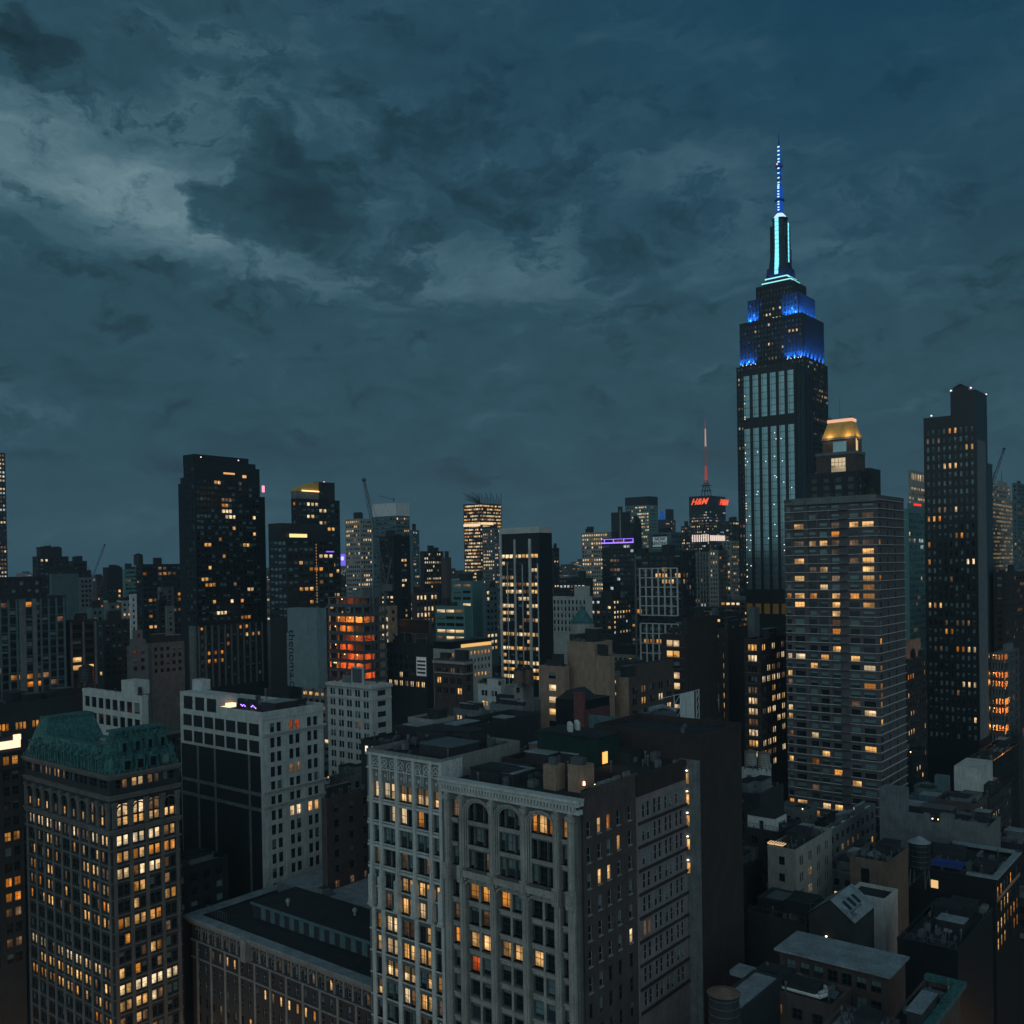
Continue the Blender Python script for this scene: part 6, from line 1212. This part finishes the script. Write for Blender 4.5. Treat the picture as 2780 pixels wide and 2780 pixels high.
def board(name, label, b0, b1, D, w_, panel, cat='billboard', depth=.5, legs=True, **k):
    """sign board along the left-face direction between two picture columns, b0=(x,ytop) b1=(x,ybottom)"""
    p = P(b0[0], b0[1], D); r = ray(b1[0], b0[1]); 
    lo, hi = 0, 60
    for _ in range(40):
        m_ = (lo+hi)/2
        if proj(p-V*m_)[0] < b1[0]: lo = m_
        else: hi = m_
    W_ = lo; zb = P(b0[0], b1[1], D).z; h = p.z-zb
    o = empty(name, (p.x, p.y, zb), AU, label, cat); mb = MB(); mb.box(0, depth, -W_, 0, 0, h); mb.build('panel', [panel], o)
    mb = MB(); [mb.box(-.08, depth+.05, -W_-.15, .15, z, z+.2) for z in (-.2, h)]; [mb.box(-.08, depth+.05, y, y+.15, 0, h) for y in (-W_-.15, 0)]; mb.build('frame', ['steel'], o)
    if legs:
        for f in (.12, .5, .88): mb = MB(); mb.bar((depth, -W_*f, 0), (depth, -W_*f, -legs), .18); mb.bar((depth, -W_*f, 0), (depth+3, -W_*f, -legs), .1); mb.build('leg', ['steel'], o)
    return o, W_, h
o, w_, h_ = board('billboard', 'black blank billboard on a steel frame above lit windows', (1086, 1682), (1165, 1717), 400, None, 'blk', legs=4)
o, w_, h_ = board('wall_billboard', 'tall pale billboard with dark lettering running down its left edge', (780, 1650), (860, 1862), 370, None, 'board', depth=4.5, legs=6)
for ch in o.children:
    if ch.name.startswith('frame'): bpy.data.objects.remove(ch, do_unlink=True); break
mb = MB(); mb.box(.2, 4.3, 0, 1.0, 0, h_*.68); mb.build('side_panel', ['board'], o)
letters('thenoma.co', 5.2, 'blk', o, (-.06, -2.3, h_*.31), -math.pi/2, ry=0, rx=math.pi/2, ext=.03).rotation_euler = (Matrix.Rotation(-math.pi/2, 3, 'Z') @ Matrix.Rotation(math.pi/2, 3, 'X') @ Matrix.Rotation(-math.pi/2, 3, 'Z')).to_euler()
o, w_, h_ = board('wall_sign', 'small white printed sign hanging on the dark loft wall under the black billboard', (1130, 1783), (1157, 1834), 392, None, 'signw', cat='sign', legs=False, depth=.3)
mb = MB(); [mb.box(-.05, 0, -w_+.5, -.5, h_*(.12+.2*i), h_*(.12+.2*i)+.8) for i in range(4)]; mb.build('print_lines', ['char'], o)
o, w_, h_ = board('roof_sign', 'white renting sign on the pale blank topped building', (1772, 1458), (1811, 1490), 628, None, 'signw', cat='sign', legs=False, depth=.4)
letters('NOW\nRENTING', 2.9, 'blk', o, (-.1, -w_/2, h_*.62), -math.pi/2, bold=.05, ext=.03); mb = MB(); mb.box(-.08, 0, -w_, 0, h_*1.02, h_*1.2); mb.box(-.08, 0, -w_, 0, h_*.02, h_*.16); mb.build('sign_bar', ['char'], o)
o, w_, h_ = board('video_screen', 'bright purple video screen between the dark tower and the pale office tower', (923, 1504), (938, 1536), 880, None, emit('screen_purple', (.22, .16, .95), .9, False), cat='screen', legs=6, depth=.6)
mb = MB(); mb.lathe((0, 0, 0), [(2.0, -.1), (2.0, .1)], 20); c = mb.build('screen_disc', [emit('screen_white', (.7, .65, 1), 1.2, False)], o); c.location = (-.2, -w_*.45, h_*.62); c.rotation_euler = (0, math.pi/2, 0)
# turret with green cone
p = P(1582, 1752, 400); tr = empty('turret', (p.x, p.y, p.z-8), AU, 'round fluted turret with green conical roof above the tan block', 'turret')
mb = MB(); mb.lathe((0, 0, 0), [(4.6, 0), (4.6, 17.5)], 24); mb.build('drum', ['stone'], tr)
for i in range(24):
    mb = MB(); a = i*math.pi/12; mb.bar((4.6*math.cos(a), 4.6*math.sin(a), 1), (4.6*math.cos(a), 4.6*math.sin(a), 17), .28, 0, 6); mb.build('fluting', ['stone'], tr)
mb = MB(); mb.lathe((0, 0, 17.5), [(5.2, 0), (5.2, .6), (4.4, .9), (.3, 6.6), (.1, 7.6)], 24); mb.build('cone_roof', ['copper'], tr)
G('C16', 'loft_building', 'dark loft building carrying the fluted green turret', 385, 1540, 1585, 1640, 1752, 1840, 'char', R=resid(.1), L=resid(.1)).done()
# ================================================================== street lamps down in the canyons
def lamp(u, v, i):
    o = empty('street_lamp', uvpt(u, v, GZ), 0, 'amber street lamp glowing on the kerb far below the roofs', 'street lamp', 'street lamps along the kerb')
    mb = MB(); mb.bar((0, 0, 0), (0, 0, 8.5), .14, 0, 6, .08); mb.bar((0, 0, 8.3), (1.8, 0, 9.0), .06, 0, 5); mb.build('pole', ['steel'], o)
    mb = MB(); mb.box(1.3, 2.3, -.2, .2, 8.85, 9.05); mb.build('lamp_head', ['steel'], o); mb = MB(); mb.box(1.4, 2.2, -.15, .15, 8.78, 8.85); mb.build('lens', [emit('sodium', (1, .45, .1), 14, False)], o)
    l = bpy.data.objects.new('light', street); COL.objects.link(l); l.parent = o; l.location = (1.8, 0, 8.5)
street = bpy.data.lights.new('street_light', 'POINT'); street.energy = 6000; street.color = (1, .45, .14); street.shadow_soft_size = .4
for i, (u, v) in enumerate(((101, 198), (101, 220), (101, 176), (114, 190.5), (99, 150), (101, 240), (110, 126), (112, 96), (140, 78.5), (175, 77), (205, 30), (222, 10), (235, -2), (250, 5))): lamp(u, v, i)
# flag pole
p = P(1684, 1440, 1180); fp = empty('flag_pole', p, 0, 'thin roof pole on the split topped dark slab', 'pole'); mb = MB(); mb.bar((0, 0, -10), (0, 0, 24), .45, 0, 6, .3); mb.build('pole', ['pale'], fp); mb = MB(); mb.lathe((0, 0, 24), [(.3, 0), (.7, .5), (.2, 1)], 8); mb.build('finial', ['pale'], fp)

# ================================================================== packed blocks filling the streets between
def clear(a0, a1, b0, b1, m=2.0): return all(a1+m < f[0] or a0-m > f[1] or b1+m < f[2] or b0-m > f[3] for f in FOOT)
rf = random.Random(77); cnt = {}
FILL = [(430, 640, -60, 2840, 110, (10, 44), 'dark mid rise block in the packed middle distance', 'packed middle distance blocks', 3),
        (650, 1000, -60, 2840, 90, (40, 84), 'hazy block with small lights in the far middle distance', 'far middle distance blocks', 3.3),
        (1000, 1800, -60, 2840, 70, (70, 97), 'faint low block near the horizon', 'faint blocks near the horizon', 3.6),
        (1900, 4200, -60, 2840, 60, (84, 112), 'tiny far block on the horizon line', 'tiny blocks on the horizon line', 4)]
for d0, d1, x0, x1_, n, (h0, h1), lab, grp, fh in FILL:
    made = 0
    for k in range(n*12):
        if made >= n: break
        D = rf.uniform(d0, d1); px = rf.uniform(x0, x1_); h = rf.uniform(h0, h1); LLf = rf.uniform(11, 26)*(1+D/2000); LRf = rf.uniform(10, 24)*(1+D/2000)
        r = ray(px, 1600); p = CAM+r*D; a, c = p.dot(U), p.dot(V)
        if not clear(a, a+LRf, c, c+LLf): continue
        y = proj(Vector((p.x, p.y, h)))[1]
        b = Bd('city_block', lab, D, None, px, None, y, LL=LLf, LR=LRf, yb=y+95, group=grp, det=0)
        w_ = rf.choice(('char', 'conc', 'dark', 'teal', 'brown', 'stone', 'conc', 'midst', 'midst', 'pale'))
        st = ST(rf.uniform(3, 4.5), fh+.4, rf.uniform(.45, .75), .5, rf.uniform(.06, .42), rowp=rf.choice((0, .1, .3)), pal=rf.choice(('office', 'warm', 'pale', 'mix')), bl=.1)
        b.box(0, b.LR, 0, b.LL, 0, b.H, w_, L=st, R=dict(st, lit=st['lit']*rf.uniform(.4, 1.2)), par=1)
        s2 = rf.uniform(.3, .6); b.box(b.LR*.2, b.LR*(.2+s2), b.LL*.2, b.LL*(.2+s2), b.H, b.H+rf.uniform(3, 7), rf.choice(('char', 'conc', 'dark')), par=0, name='bulkhead')
        for q_ in range(3 if D < 1000 else 0):
            w1, w2 = rf.uniform(1.5, 4), rf.uniform(1.5, 4); xx, yy = rf.uniform(0, b.LR-4), rf.uniform(0, b.LL-4); hb_ = rf.uniform(1.5, 6); wm = rf.choice(('char', 'conc', 'teal', 'midst'))
            b.part('roof_hut', wm, lambda mb: (mb.box(xx, xx+w1, yy, yy+w2, b.H, b.H+hb_), mb.box(xx-.2, xx+w1+.2, yy-.2, yy+w2+.2, b.H+hb_, b.H+hb_+.3)))
        b.done(); made += 1
    cnt[lab] = made
rf = random.Random(5)
made = 0
for k in range(900):      # near low blocks down in the street canyons
    if made >= 60: break
    D = rf.uniform(215, 420); px = rf.uniform(-60, 2840); h = rf.uniform(12, 30); LLf = rf.uniform(8, 18); LRf = rf.uniform(8, 18)
    p = CAM+ray(px, 1600)*D; a, c = p.dot(U), p.dot(V)
    if not clear(a, a+LRf, c, c+LLf, 1.0): continue
    y = proj(Vector((p.x, p.y, h)))[1]
    b = Bd('low_block', 'low dark block squeezed between the nearer buildings', D, None, px, None, y, LL=LLf, LR=LRf, yb=y+140, group='low blocks between the nearer buildings', det=0)
    if made % 3 == 0: b.part('roof_lamp', emit('lamp_warm2', (1, .6, .3), 7), lambda mb: mb.lathe((1, 1, b.H+1.5), [(.06, -.15), (.2, 0), (.06, .15)], 8))
    b.box(0, b.LR, 0, b.LL, 0, b.H, rf.choice(('char', 'brown', 'conc', 'dark')), L=resid(.18), R=resid(.18)); b.bulk(k, 2, 'conc', 3); b.done(); made += 1
cnt['low'] = made
print('FILL', cnt)
import itertools
for f, g_ in itertools.combinations([f for f in FOOT], 2):
    if min(f[1], g_[1])-max(f[0], g_[0]) > 3 and min(f[3], g_[3])-max(f[2], g_[2]) > 3: print('OVERLAP', f[4][:38], '|', g_[4][:38], '%.0f %.0f' % (min(f[1], g_[1])-max(f[0], g_[0]), min(f[3], g_[3])-max(f[2], g_[2])))
print('OBJECTS', len(bpy.data.objects))

# ================================================================== thin haze added to lift the blacks and pale the far blocks
hb = MB(); hb.box(-3600, 3600, -400, 9200, GZ-2, 470); hz_o = hb.build('haze', []); hz_o['kind'] = 'stuff'
hm = bpy.data.materials.new('haze_air'); hm.use_nodes = True; hn = hm.node_tree; hn.nodes.clear(); pv = hn.nodes.new('ShaderNodeVolumePrincipled'); pv.inputs['Density'].default_value = .00008; pv.inputs['Color'].default_value = (.55, .75, .85, 1)
ho = hn.nodes.new('ShaderNodeOutputMaterial'); hn.links.new(pv.outputs[0], ho.inputs['Volume']); hz_o.data.materials.append(hm)
